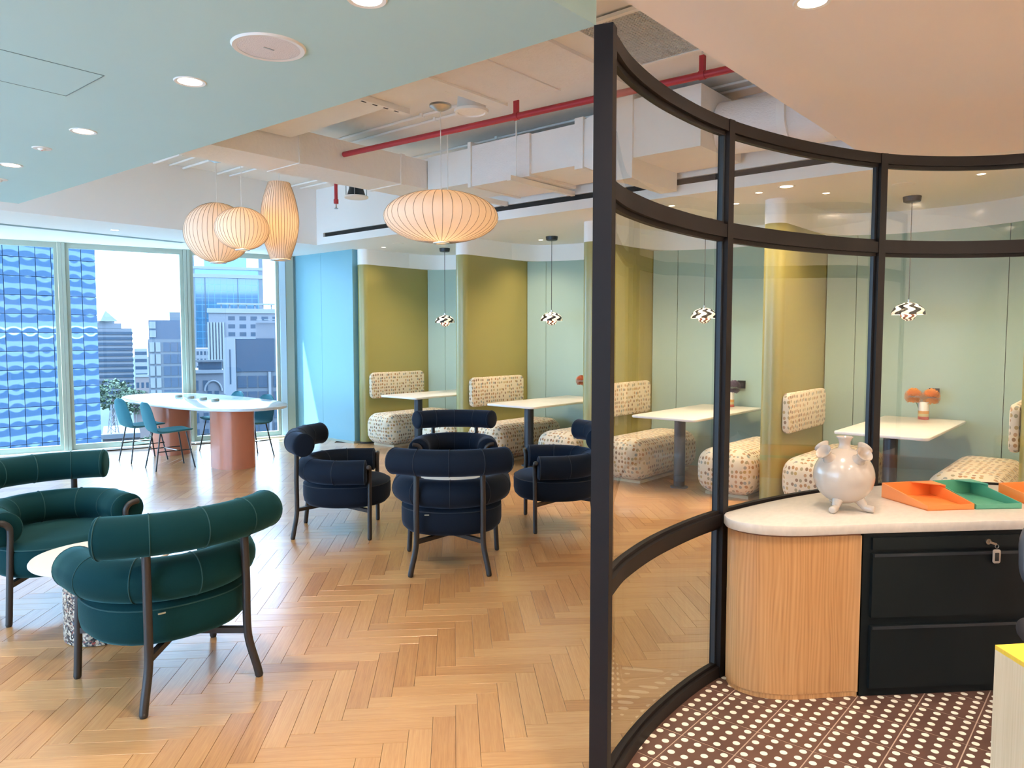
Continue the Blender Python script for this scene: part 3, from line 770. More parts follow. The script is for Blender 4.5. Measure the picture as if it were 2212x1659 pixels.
def chairs():
    t = lounge_chair()
    def place(rear, front, lab, grp, swap=None, first=False):
        rx, ry = rear; fx, fy = front; d = Vector((fx-rx, fy-ry)).normalized(); ang = math.atan2(d.y, d.x) - PI/2
        c = Vector((rx, ry)) + d*.385
        if first:
            t.location = (c.x, c.y, 0); t.rotation_euler = (0,0,ang); t['label'] = lab; t['group'] = grp
        else: dup(t, lab, (c.x, c.y, 0), ang, grp, swap)
    G = 'navy roll-back armchairs round the white table'; G2 = 'green roll-back armchairs by the terrazzo table'
    place((3.3155,3.36), (3.7325,3.7485), 'navy velvet roll-back armchair seen from behind, centre front of the navy group', G, first=True)
    place((3.335,5.085), (3.709,4.714), 'navy velvet roll-back armchair in side view at left, facing right', G)
    place((5.14,3.42), (4.73,3.81), 'navy velvet roll-back armchair at right, partly behind the black post', G)
    place((5.20,5.19), (4.79,4.80), 'navy velvet roll-back armchair facing the camera, farthest of the navy group', G)
    sw = {M['navy']: M['teal'], M['seam_n']: M['seam_g']}
    place((1.503,3.03), (1.5235,3.5615), 'dark green velvet roll-back armchair in the foreground seen from behind', G2, sw)
    place((1.515,5.155), (1.515,4.586), 'dark green velvet roll-back armchair facing us, cut off by the left edge', G2, sw)
    # tables
    k = thing('coffee_table', 'round cream coffee table on a speckled terrazzo drum, between the green armchairs', 'table', (1.50,4.088,0))
    MB().lathe([(.18,0),(.187,.005),(.187,.395)], 48).build('drum_base', M['terrazzo'], k)
    MB().lathe([(.305,.395),(.325,.400),(.33,.407),(.33,.413),(.325,.42)], 64).build('tabletop', M['tabletop'], k)
    k = thing('coffee_table', 'round white coffee table hidden between the navy armchairs', 'table', (4.22,4.27,0))
    MB().lathe([(.20,0),(.20,.012),(.03,.02),(.03,.43)], 40).build('pedestal', M['darkmetal'], k)
    MB().lathe([(.36,.43),(.378,.436),(.378,.446),(.372,.45)], 64).build('tabletop', M['toplac'], k)
chairs()

# ------------------------------------------------------------------ terracotta table and teal chairs
def meeting():
    t = thing('meeting_table', 'large white oval-topped table on two terracotta drum legs by the window', 'table', (4.58,9.15,0))
    for y in (-.90, .70):
        MB().lathe([(1.0,0),(1.0,.71)], 56, (-.06, y), .22, .27, 2.6).build('drum_leg', M['terracotta'], t)
    P = []
    for k in range(96):
        a = 2*PI*k/96; ca, sa = math.cos(a), math.sin(a); q = (abs(ca)**2.5 + abs(sa)**2.5)**(-1/2.5)
        P.append((.64*ca*q, 1.58*sa*q))
    edge_prism(P, .71, .745, .012).build('tabletop', M['toplac'], t)
    MB().box(-.02, .06, -.58, .80, .7448, .7462).build('power_strip', mat('strip_grey', (.45,.47,.47), .4), t)
    for y, lab in ((.627,'leftmost'), (.292,'second from the left'), (-.037,'third from the left'), (-.344,'rightmost')):
        tag(MB().lathe([(.045,0),(.048,.004),(.048,.030),(.042,.036)], 28).build('socket_pod', M['socket'], None, (4.603, 9.15+y, .7462)), lab + ' of the four round grey socket pods on the oval table', 'socket', 'power socket pods on the oval table')
    # chair
    c = thing('side_chair', '', 'chair', (0,0,0), 0, 'teal side chairs round the oval table')
    prof = [(.235,.440),(.22,.452),(.10,.448),(-.06,.436),(-.15,.436),(-.195,.455),(-.222,.50),(-.245,.58),(-.262,.66),(-.275,.73),(-.283,.775),(-.286,.795)]
    wid = [.13,.19,.205,.21,.212,.213,.213,.212,.205,.18,.125,.06]
    n = 11; v = []; f = []
    for side in (0, 1):
        for i, ((y, z), wd) in enumerate(zip(prof, wid)):
            a = Vector(prof[max(i-1,0)]); b = Vector(prof[min(i+1,len(prof)-1)]); tt = (b-a).normalized(); nn = Vector((-tt.y, tt.x))  # towards the sitter's back
            for k in range(n):
                s = -1 + 2*k/(n-1); curl = .035*abs(s)**2.5
                ed = max(.15, 1 - abs(s)**6) * (0.35 if i in (0, len(prof)-1) else 1)
                off = (.017*ed) * (1 if side else -1)
                yy, zz = y, z
                if i > 5: yy += curl
                else: zz += curl*.4
                v.append((s*wd, yy + nn.x*off, zz + nn.y*off))
    m = len(prof)*n
    for i in range(len(prof)-1):
        for k in range(n-1):
            q = i*n+k; f.append((q, q+n, q+n+1, q+1)); f.append((m+q, m+q+1, m+q+n+1, m+q+n))
    for i in range(len(prof)-1):
        for k in (0, n-1):
            q = i*n+k; f.append((q, q+n, m+q+n, m+q) if k else (q, m+q, m+q+n, q+n))
    for k in range(n-1):
        f.append((k, k+1, m+k+1, m+k)); q = (len(prof)-1)*n + k; f.append((q, m+q, m+q+1, q+1))
    me = MB().add(v, f).mesh('seat_shell', 60); bm = bmesh.new(); bm.from_mesh(me); bmesh.ops.recalc_face_normals(bm, faces=bm.faces); bm.to_mesh(me); bm.free()
    sh = link('seat_shell', me, M['chairfab'], c); md = sh.modifiers.new('smooth', 'SUBSURF'); md.levels = 1; md.render_levels = 1
    for sx in (-1, 1):
        for y0, y1 in ((.15,.225),(-.14,-.215)):
            MB().tube([(sx*.19, y1, 0), (sx*.135, y0, .43)], .0085, 10).build('leg', M['chairleg'], c)
        MB().tube([(sx*.172, .198, .14+.08), (sx*.172, -.188, .22)], .006, 8).build('stretcher', M['chairleg'], c)
    MB().bar((-.19, .0, .222), (.19, .03, .228), .018, .008).build('linking_bar', M['steel'], c)
    G = 'teal side chairs round the oval table'
    c.location = (4.02, 9.55, 0); c.rotation_euler = (0,0,-PI/2-.02); c['label'] = 'teal side chair at the far left of the oval table'
    dup(c, 'teal side chair in front at the left of the oval table, seen side-on', (3.99, 8.75, 0), -PI/2-.12, G)
    dup(c, 'teal side chair behind the oval table, only its top and seat edge showing', (5.08, 9.56, 0), PI/2, G)
    dup(c, 'teal side chair at the right end behind the terracotta leg', (5.03, 8.73, 0), PI/2+.03, G)
meeting()

# ------------------------------------------------------------------ bubble pendant lamps
def bubbles():
    def lamp(name, lab, x, y, prof, nr, z_can, power, canopy=True, flip=False):
        t = thing(name, lab, 'lamp', (x, y, 0), 0)
        n = nr*2; v = []; f = []
        for r, z in prof:
            for k in range(n):
                a = 2*PI*k/n; q = r*(1 if k % 2 == 0 else .9945*math.cos(PI/n)); v.append((q*math.cos(a), q*math.sin(a), z))
        for i in range(len(prof)-1):
            for k in range(n):
                k2 = (k+1) % n; f.append((i*n+k, i*n+k2, (i+1)*n+k2, (i+1)*n+k))
        MB().add(v, f).build('shade', M['shade'], t, sharp=60)
        rm = MB().tube([(r*1.001, 0, z) for r, z in prof], .0022, 4).mesh('rib'); rm.materials.append(M['rib'])
        for k in range(nr): link('rib', rm, M['rib'], t, (0,0,0), 2*PI*k/nr)
        rb, zb = prof[0]; rt, zt = prof[-1]
        MB().lathe([(rb*.8, zb+.004), (rb*1.06, zb-.004), (rb*1.06, zb-.010), (rb*.72, zb-.010)], 32, caps=False).build('bottom_ring', M['steel'], t)
        MB().lathe([(.0, zb-.003), (rb*.8, zb-.003)], 24, caps=False).build('bottom_diffuser', M['shade'], t)
        MB().lathe([(rt*.2, zt+.012), (rt*.6, zt+.008), (rt*1.04, zt)], 32).build('top_cap', M['ring'], t)
        MB().tube([(0,0,zt), (0,0,z_can)], .003, 8).build('cord', M['ring'], t)
        if canopy and z_can < 3.3:
            for a in (.5, 2.6, 4.7): MB().tube([(.05*math.cos(a),.05*math.sin(a),z_can+.01),(.09*math.cos(a),.09*math.sin(a),3.54)], .002, 6).build('hanging_wire', M['ring'], t)
        if canopy: MB().lathe([(.012,z_can-.03),(.045,z_can-.018),(.085,z_can+.004),(.085,z_can+.02)], 32).build('canopy', M['steel'], t)
        point((x, y, zb + (zt-zb)*.45), power, color=(1,.72,.46), size=.07)
    def ell(a, b, zc, r_end, n=16, pw=2.0):
        # profile from bottom ring to top ring
        out = []
        t0 = math.acos(min(1, r_end/a)) if pw == 2 else None
        for k in range(n+1):
            th = -t0 + 2*t0*k/n; out.append((a*math.cos(th), zc + b*math.sin(th)))
        return out
    D = [(4.07, 4.20, 2.475)]
    lamp('saucer_pendant', 'wide cream saucer-shaped ribbed pendant lamp in the middle of the coffer', 4.07, 4.20, ell(.442, .195, 2.475, .062), 38, 3.31, 26)
    lamp('ball_pendant', 'large cream ball-shaped ribbed pendant lamp, leftmost of the cluster', 3.60, 6.76, ell(.302, .282, 2.535, .07), 40, 3.22, 9)
    lamp('small_ball_pendant', 'smaller cream globe-shaped ribbed pendant lamp in front of the ball lamp', 3.508, 6.155, ell(.232, .187, 2.508, .06), 38, 3.42, 9, canopy=False)
    lamp('cigar_pendant', 'tall cream cigar-shaped ribbed pendant lamp beside the ball lamps', 3.98, 6.30, [(r*.175, 2.285 + z*.72) for r, z in ((.52,0),(.66,.1),(.8,.2),(.91,.3),(.98,.42),(1,.5),(.985,.58),(.92,.7),(.83,.8),(.72,.89),(.56,1.0))], 40, 3.42, 9, canopy=False)
bubbles()

# ------------------------------------------------------------------ ceiling fittings
def fittings():
    d0 = thing('downlight', '', 'downlight', (1.66, 2.07, 2.7), 0)
    MB().lathe([(.052,-.0015),(.066,-.004),(.070,0)], 32, caps=False).build('trim_ring', M['ring'], d0)
    MB().lathe([(.0,-.001),(.053,-.001)], 32, caps=False).build('lens', M['lens'], d0)
    d0['label'] = 'glowing round downlight at the top edge of the aqua ceiling'; d0['group'] = 'downlights in the aqua ceiling'
    ys = [(3.33, 'glowing round downlight in the aqua ceiling, left of the round speaker'), (4.58, 'glowing round downlight in the aqua ceiling, third along the row'), (5.84, 'glowing round downlight in the aqua ceiling at the left edge')]
    for y, lab in ys: dup(d0, lab, (1.66, y, 2.7), 0, 'downlights in the aqua ceiling')
    for y in (2.07, 3.33, 4.58, 5.84, .82, -.5): spot((1.66, y, 2.68), 52)
    for y in (2.5, 5.0, 7.0, 0.0): spot((-.9, y, 2.68), 52)
    dup(d0, 'glowing round downlight in the pink ceiling at the top edge', (2.90, 1.0, HC), 0)
    for x, y, p in ((2.9,1.0,42),(4.2,.2,42),(2.4,-.4,60),(4.4,-1.4,80),(.6,-1.2,80),(-1.2,-1.5,80),(2.4,-2.2,80)): spot((x, y, HC-.02), p)  # first sits in its fitting; the rest are unseen spots added for bounce
    small = [(6.36,2.61,'over the vase booth, front left'), (6.76,2.17,'over the vase booth, nearer the wall'), (6.75,1.015,'above the right table, behind the pendant'), (6.45,3.5,'above the purple flower booth, front left'), (7.6,6.0,'over the second booth'), (6.79,8.16,'beside the blue wall'), (6.74,2.985,'by the second olive column behind glass'), (7.0,4.1,'over the booth left of the post')]
    for x, y, lab in small:
        o = dup(d0, 'small downlight in the booth ceiling ' + lab, (x, y, HC), 0, 'small booth downlights')
        o.scale = (.55,.55,1)
        spot((x, y, HC-.02), 12 if y > 8 else 34, color=(1,.78,.55))
    o = dup(d0, 'downlight in the white strip below the black slot, seen through glass', (6.25, 2.33, HC), 0)
    o = dup(d0, 'small downlight in the white ceiling above the windows', (3.66, 9.26, HC), 0); o.scale = (.8,.8,1)
    spot((6.25, 2.33, HC-.02), 20); spot((3.66, 9.26, HC-.02), 14)
    for x, y in ((7.2, 7.5), (7.2, 5.5), (7.2, 3.5), (7.2,1.5)): spot((x-.1, y, HC-.02), 75, color=(1,.78,.55))  # one warm spot high in each booth, with no fitting modelled
    for x in (-2, 0, 2, 4, 6): spot((x, -2.4, 2.75), 190, 140, direction=(0,-.9,-.75))  # unseen wall washers added to throw fill light off the back wall
    # speaker and detectors in the aqua ceiling
    s = thing('ceiling_speaker', 'large round white speaker grille in the aqua ceiling', 'speaker', (1.672, 2.70, 2.7))
    MB().lathe([(.121,-.006),(.138,-.008),(.1445,0)], 48, caps=False).build('rim', M['ring'], s)
    MB().lathe([(0,-.006),(.06,-.0065),(.122,-.005)], 48, caps=False).build('grille', mat('speaker_mesh', (.80,.75,.73), .6, bump=.4, bscale=220), s)
    MB().box(-.022, .022, -.004, .004, -.0085, -.006).build('badge', M['steel'], s)
    s = thing('smoke_detector', 'small round detector with a red light in the aqua ceiling', 'detector', (1.64, 5.18, 2.7))
    MB().lathe([(.05,-.004),(.055,0)], 28).build('plate', M['ring'], s); MB().lathe([(.012,-.014),(.02,-.010),(.024,-.004)], 20).build('sensor', M['ring'], s); MB().lathe([(.0,-.0155),(.007,-.0145)], 14).build('indicator', M['red'], s)
    s = thing('smoke_detector', 'small white detector at the left edge of the aqua ceiling', 'detector', (1.75, 6.43, 2.7))
    MB().lathe([(.05,-.004),(.055,0)], 28).build('plate', M['ring'], s); MB().lathe([(.012,-.02),(.02,-.012),(.022,-.004)], 20).build('sensor', M['ring'], s)
    for x, y, lab, r in ((6.785,1.565,'round white speaker in the booth ceiling above the right table', .085), (6.65,7.69,'flat white speaker disc in the booth ceiling near the saucer lamp', .07), (6.84,5.65,'flat white speaker disc in the booth ceiling near the second pendant', .07), (3.9,9.62,'flat white disc in the ceiling above the windows', .06)):
        s = thing('ceiling_disc', lab, 'speaker', (x, y, HC))
        MB().lathe([(r*.8,-.004),(r,-.003),(r*1.05,0)], 32, caps=False).build('rim', M['ring'], s); MB().lathe([(0,-.004),(r*.82,-.004)], 32, caps=False).build('grille', M['white'], s)
fittings()

# ------------------------------------------------------------------ exposed services above the coffer
def services():
    W, WW = M['white_duct'], M['white_wrap']
    # duct along the window side (x direction)
    d = thing('air_duct', 'white duct running left above the ball lamps', 'duct', (0,0,0))
    MB().box(1.9, 5.42, 5.62, 6.12, 3.05, 3.33).build('body', W, d)
    for x in (2.6, 3.75, 4.9): MB().box(x, x+.05, 5.612, 6.128, 3.042, 3.338).build('flange', W, d)
    # long duct towards the right (y direction)
    d = thing('air_duct', 'long white duct running right along the coffer above the black slot', 'duct', (0,0,0))
    MB().box(5.25, 5.92, 4.98, 5.608, 3.03, 3.36).build('body', W, d)
    MB().box(5.22, 5.94, 4.255, 4.985, 2.985, 3.365).build('wrapped_section', WW, d)
    MB().box(5.25, 5.92, 3.735, 4.26, 3.01, 3.36).build('body', W, d)
    MB().box(5.20, 5.95, 3.66, 3.745, 2.965, 3.39).build('flange', W, d)
    MB().box(5.20, 5.95, 4.96, 5.0, 2.975, 3.40).build('flange', W, d)
    m = MB()
    v = []
    for y, x0, x1, z0, z1 in ((3.66,5.22,5.93,2.98,3.37),(3.34,5.22,5.93,2.84,3.45)):
        v += [(x0,y,z0),(x1,y,z0),(x1,y,z1),(x0,y,z1)]
    m.add(v, [(0,1,2,3),(7,6,5,4),(0,4,5,1),(1,5,6,2),(2,6,7,3),(3,7,4,0)]).build('taper', W, d)
    MB().box(5.20, 5.95, 3.18, 3.34, 2.82, 3.47).build('flange', W, d)
    MB().box(5.22, 5.95, 2.60, 3.18, 2.98, 3.44).build('plenum_box', W, d)
    MB().tube([(5.60,2.60,3.18),(5.62,2.2,3.17),(5.66,1.5,3.16)], .20, 32).build('round_duct', WW, d)
    for y in (2.1, 1.8): MB().tube([(5.6,y,3.175),(5.6,y-.06,3.175)], .212, 32).build('band', W, d)
    for y in (4.35, 5.22):
        s = thing('strut_channel', 'white hanger channel under the long duct, %s the saucer lamp' % ('right of' if y < 5 else 'behind'), 'bracket', (0,0,0))
        MB().bar((5.05 if y < 5 else 5.2, y, 2.955), (6.02, y, 2.955), .045, .045).build('channel', W, s)
        MB().tube([(5.15, y, 2.95), (5.15, y, 3.54)], .006, 8).build('rod', W, s)
    # big insulated duct by the aqua ceiling
    d = thing('insulated_duct', 'big white insulated duct above the edge of the aqua ceiling', 'duct', (0,0,0))
    MB().box(2.0, 3.80, 2.45, 3.34, 3.10, 3.5).build('body', WW, d)
    MB().box(1.98, 3.82, 3.30, 3.40, 3.085, 3.5).build('flange', W, d)
    MB().box(1.98, 3.82, 2.86, 2.90, 3.092, 3.5).build('seam', WW, d)
    MB().box(2.0, 3.80, 1.53, 2.45, 3.12, 3.5).build('end_box', W, d)
    g = MB()
    x0, x1, y0, y1 = 3.14, 3.76, 1.83, 2.24
    nx, ny = 32, 22
    for k in range(nx+1): x = x0 + (x1-x0)*k/nx; g.box(x-.004, x+.004, y0, y1, 3.094, 3.104)
    for k in range(ny+1): y = y0 + (y1-y0)*k/ny; g.box(x0, x1, y-.004, y+.004, 3.094, 3.104)
    gr = thing('air_grille', 'perforated return air grille behind the top of the black post', 'vent', (0,0,0))
    stuff(g.build('lattice', M['grille'], gr)); MB().box(x0, x1, y0, y1, 3.104, 3.112).build('backing', M['void'], gr)
    f = MB()
    for a in ((x0-.03,x1+.03,y0-.03,y0),(x0-.03,x1+.03,y1,y1+.03),(x0-.03,x0,y0,y1),(x1,x1+.03,y0,y1)): f.box(*a, 3.09, 3.108)
    f.build('border', W, gr)
    p = thing('ceiling_baffle', 'flat white ribbed panel above the edge of the aqua ceiling', 'panel', (0,0,0))
    for y0, y1 in ((3.46,4.22),(4.28,5.60)): MB().box(2.0, 3.66, y0, y1, 3.24, 3.30).build('board', W, p)
    ch = thing('strut_channel', 'white slotted channel under the ribbed panel by the aqua ceiling', 'bracket', (0,0,0))
    b = MB().box(2.3, 3.78, 4.225, 4.275, 3.20, 3.24).build('channel', W, ch)
    for k in range(13): MB().box(2.45+k*.1, 2.49+k*.1, 4.243, 4.257, 3.198, 3.2005).build('slot', M['black'], ch)
    # red sprinkler pipe
    r = thing('sprinkler_pipe', 'red sprinkler pipe crossing the coffer from left to right', 'pipe', (0,0,0))
    a, b = Vector((4.21,5.60,3.2)), Vector((4.47,1.55,3.2))
    MB().tube([a, b], .024, 20).build('pipe', M['red'], r)
    for y in (3.66, 2.2):
        q = a + (b-a)*((a.y-y)/(a.y-b.y))
        MB().tube([q - Vector((0,.02,0)), q + Vector((0,.02,0))], .029, 20).build('clamp', M['red'], r)
        MB().box(q.x-.016, q.x+.016, q.y-.016, q.y+.016, 3.22, 3.32).build('hanger', M['red'], r)
        MB().tube([(q.x,q.y,3.3),(q.x,q.y,3.54)], .006, 8).build('rod', W, r)
    r = thing('sprinkler_drop', 'red sprinkler drop with a head hanging beside the cigar lamp', 'sprinkler', (4.52, 6.15, 0))
    MB().tube([(0,0,3.1),(0,0,2.90)], .017, 14).build('drop_pipe', M['red'], r)
    MB().lathe([(.012,2.862),(.024,2.866),(.024,2.905),(.018,2.91)], 16).build('fitting', M['red'], r)
    MB().lathe([(.018,2.815),(.02,2.819),(.008,2.825),(.006,2.862)], 16).build('sprinkler_head', M['steel'], r)
    # conduits
    cs = [(3.86,3.515,.014),(4.04,3.522,.011),(4.20,3.515,.014),(4.62,3.522,.012),(4.78,3.522,.011),(5.62,3.522,.011),(5.78,3.522,.011),(2.75,3.522,.011)]
    for k, (x, z, rr) in enumerate(cs):
        lab = ['left of the saucer lamp cord, nearest the ribbed panel', 'passing just over the saucer lamp canopy', 'just right of the saucer lamp canopy', 'directly above the red pipe', 'between the red pipe and the long duct', 'above the long duct, on its near half', 'above the long duct, nearest the black slot', 'above the insulated duct by the aqua ceiling'][k]
        t = thing('conduit', 'thin white conduit under the slab ' + lab, 'conduit', (0,0,0), 0, 'white conduits under the slab')
        MB().tube([(x,1.55,z),(x,8.64,z)], rr, 12).build('tube', M['white'], t)
        for y in (2.2, 3.6, 5.0, 6.8, 8.0): MB().box(x-rr*1.6, x+rr*1.6, y-.015, y+.015, z-rr*1.15, 3.54).build('saddle', M['white'], t)
    # speakers hung in the void
    s = thing('hung_speaker', 'black and white speaker hanging behind the duct, right of the red drop', 'speaker', (5.0, 6.45, 0))
    MB().lathe([(0,3.02),(.12,3.02),(.128,3.028),(.128,3.04)], 40).build('grille', M['white'], s)
    MB().lathe([(.10,3.04),(.075,3.12),(.07,3.16)], 28).build('basket', M['darkmetal'], s)
    for a in (.6, 2.2, 3.9, 5.5): MB().tube([(.11*math.cos(a),.11*math.sin(a),3.03),(.11*math.cos(a),.11*math.sin(a),3.54)], .004, 6).build('hanger', M['steel'], s)
    s = thing('hung_speaker', 'round cream speaker beside the canopy of the saucer lamp', 'speaker', (4.12, 3.92, 0))
    MB().lathe([(0,3.235),(.10,3.235),(.105,3.225),(.125,3.228),(.13,3.245)], 40).build('grille', M['white_duct'], s)
    MB().lathe([(.11,3.245),(.10,3.40)], 32).build('can', M['white_duct'], s)
    MB().bar((4.12-4.12,.1,3.39),(0,.75-.5,3.44), .05, .02).build('arm', W, s)
services()

# ------------------------------------------------------------------ curved glass partition
def partition():
    t = thing('glass_partition', 'curved black-framed glass partition around the reception desk', 'partition', (0,0,0))
    n = len(CP)
    def rail(name, z0, z1, o0, o1, i0=0, i1=None):
        i1 = n-1 if i1 is None else i1
        v = []; f = []
        for i in range(i0, i1+1):
            a, b = coff(i, o0), coff(i, o1)
            v += [(a.x,a.y,z0),(b.x,b.y,z0),(b.x,b.y,z1),(a.x,a.y,z1)]
        m = i1-i0
        for k in range(m):
            q = 4*k
            for j in range(4): j2 = (j+1) % 4; f.append((q+j, q+4+j, q+4+j2, q+j2))
        f.append((0,1,2,3)); f.append((4*m+3,4*m+2,4*m+1,4*m))
        return MB().add(v, f).build(name, M['frame'], t)
    tiers = [(.0,.055), (.705,.757), (1.985,2.04), (2.44,2.49)]
    for nm, (z0, z1) in zip(('bottom_rail','lower_transom','upper_transom','top_rail'), tiers):
        r = rail(nm, z0, z1, -.024, .026)
        # glazing beads beside the glass
        for zz0, zz1 in ((z0-.018, z0), (z1, z1+.014)):
            if zz0 > .02 and zz1 < 2.49:
                b = rail('glazing_bead', zz0, zz1, -.008, .014); b.parent = r
    # verticals: the end post and mullions at arc positions
    mul = [0, 24, 40, 64, 80]
    for q in mul:
        tt, nn = cnorm(q); c = CP[q]
        MB().obox((c.x, c.y), tt, nn, .021 if q else .024, .029 if q else .030, 0, 2.49 if q else 2.50).build('post' if q == 0 else 'mullion', M['frame'], t)
        if q:
            for s in (-1, 1):
                cc = c + tt*(s*.027) + nn*.004
                MB().obox((cc.x, cc.y), tt, nn, .006, .010, .055, 2.44).build('glazing_strip', M['darkmetal'] if s < 0 else M['frame'], t)
    for a, b in zip(mul, mul[1:]):
        for (z0, z1) in zip([x[1] for x in tiers[:-1]], [x[0] for x in tiers[1:]]):
            v = []; f = []
            for i in range(a, b+1):
                p = coff(i, .004); v += [(p.x,p.y,z0-.01),(p.x,p.y,z1+.01)]
            for k in range(b-a): f.append((2*k, 2*k+2, 2*k+3, 2*k+1))
            MB().add(v, f).build('pane', M['glass'], t, sharp=180)
partition()

# ------------------------------------------------------------------ reception desk
ZT = .765
def desk():
    # worktop
    front = [(3.075,1.39),(3.018,1.345),(2.992,1.275),(3.004,1.175),(3.069,1.071),(3.193,.955),(3.333,.833),(4.02,.165),(4.25,-.06)]
    fr = [(p.x, p.y) for p in crom([(x,y,0) for x,y in front[:6]], 5)] + front[6:]
    back = [coff(i, -.030) for i in range(len(CP)) if CP[i].x > 3.09 and i > 20 and CP[i].y > .02]
    P = fr + [(p.x,p.y) for p in reversed(back)]
    ar = sum(P[i-1][0]*P[i][1]-P[i][0]*P[i-1][1] for i in range(len(P)))
    if ar < 0: P.reverse()
    m = edge_prism(P, .722, ZT, .005)
    tag(m.build('worktop', M['stone']), 'pale stone worktop with a rounded end, under the vase and trays', 'worktop')
    base = [(3.085,1.375),(3.045,1.335),(3.022,1.27),(3.034,1.185),(3.095,1.087),(3.215,.975),(3.318,.882)]
    br = [(p.x, p.y) for p in crom([(x,y,0) for x,y in base], 6)]
    bb = [coff(i, -.045) for i in range(26, 37)]
    P = br[:-1] + [(3.309,.878),(3.620,1.200)] + [(p.x,p.y) for p in reversed(bb) if p.x < 3.61]
    ar = sum(P[i-1][0]*P[i][1]-P[i][0]*P[i-1][1] for i in range(len(P)))
    if ar < 0: P.reverse()
    t = thing('desk_end_cabinet', 'curved oak end of the reception desk beside the glass', 'cabinet', (0,0,0))
    MB().prism(P, .03, .710).build('veneer_body', M['veneer'], t)
    cx, cy = 3.35, 1.12
    MB().prism([(cx+(p[0]-cx)*.985, cy+(p[1]-cy)*.985) for p in P], .0065, .03).build('plinth', M['veneer'], t)
    MB().prism([(cx+(p[0]-cx)*.975, cy+(p[1]-cy)*.975) for p in P], .710, .722).build('shadow_gap', mat('copper_gap', (.30,.12,.06), .4), t)
    # filing cabinet
    d = Vector((.713,-.701)); ang = math.atan2(d.y, d.x)
    t = thing('filing_cabinet', 'black lateral filing cabinet with two drawers under the worktop', 'cabinet', (3.315,.868,0), ang)
    MB().box(0, 1.18, .012, .46, .006, .720).build('body', M['cabinet'], t)
    MB().box(.035, 1.15, -.002, .012, .648, .700).build('top_panel', M['cabinet'], t)
    for z0, z1 in ((.355,.632),(.045,.318)):
        o = MB().box(.035, 1.15, -.006, .012, z0, z1).build('drawer', M['cabinet'], t)
        MB().box(.04, 1.145, -.012, -.004, z1-.012, z1).build('pull_lip', M['darkmetal'], o)
    lk = MB()
    prof = [(.013,0),(.013,-.006),(.009,-.010)]
    pts = []
    lk.tube([(.55,-.002,.674),(.55,-.010,.674)], .012, 20).build('lock', M['brass'], t)
    k = thing('key', 'small key with a clear tag hanging from the cabinet lock', 'key', (0,0,0))
    base = Vector((3.315,.868)) + d*.55 + Vector((-d.y,d.x))*(-.018)
    MB().bar((base.x,base.y,.674), (base.x+d.x*.030,base.y+d.y*.030,.664), .003, .009).build('blade', M['brass'], k)
    c = base + d*.032
    MB().tube([(c.x + d.x*.008*math.cos(a), c.y + d.y*.008*math.cos(a), .655 + .008*math.sin(a)) for a in [2*PI*q/16 for q in range(17)]], .0013, 6, caps=False).build('ring', M['brass'], k)
    fo = rrect(.034, .060, .009)
    pm = edge_prism(fo, -.003, .003, .0015); mm = MB(); mm.add([(c.x + d.x*x + d.y*z, c.y + d.y*x - d.x*z, .612 + y) for x, y, z in pm.v], pm.f)
    fb = mm.build('tag', mat('key_tag_plastic', (.42,.33,.26), .2), k)
    pm = edge_prism(rrect(.020, .036, .003), -.0036, .0036, .001); mm = MB(); mm.add([(c.x + d.x*x + d.y*z, c.y + d.y*x - d.x*z, .610 + y) for x, y, z in pm.v], pm.f); mm.build('insert', M['black'], fb)
    # side desk at lower right with a yellow top
    t = thing('side_desk', 'pale ash desk with a yellow top in the lower right corner', 'desk', (0,0,0))
    a, b, c2 = Vector((2.246,.265)), Vector((2.05,.09)), Vector((2.9,-.47))
    e = Vector((.74,-.67)); P = [a, a + (b-a)*2.2, a + (b-a)*2.2 + e*1.2, a + e*1.2]
    P = [(p.x,p.y) for p in P]
    ar = sum(P[i-1][0]*P[i][1]-P[i][0]*P[i-1][1] for i in range(4))
    if ar < 0: P.reverse()
    MB().prism(P, .006, .738).build('side_panels', M['ash'], t); MB().prism(P, .738, .75).build('desktop', M['yellowtop'], t)
    # office chair mostly out of frame
    t = thing('office_chair', 'dark office chair at the right edge, mostly out of frame', 'chair', (3.32,.03,0), math.radians(112))
    rbox(.50, .48, .09, .04, 4, .375).build('seat', M['office'], t)
    bk = edge_prism(rrect(.46, .34, .13, 8), -.032, .032, .02); mm = MB(); mm.add([(x, -z - .28 + .25*x*x - .12*y, y + .69) for x, y, z in bk.v], bk.f); mm.build('backrest', M['officegrey'], t)
    MB().bar((0,-.06,.38), (0,-.27,.50), .05, .02).build('back_bracket', M['darkmetal'], t)
    MB().lathe([(.03,.09),(.03,.375)], 16).build('gas_column', M['darkmetal'], t)
    for k in range(5):
        a = 2*PI*k/5; MB().bar((0,0,.09), (.27*math.cos(a), .27*math.sin(a), .065), .04, .03).build('base_arm', M['darkmetal'], t)
        w_ = MB().tube([(.27*math.cos(a)-.02*math.sin(a), .27*math.sin(a)+.02*math.cos(a), .035),(.27*math.cos(a)+.02*math.sin(a), .27*math.sin(a)-.02*math.cos(a), .035)], .028, 16); w_.build('caster', M['darkmetal'], t)
desk()

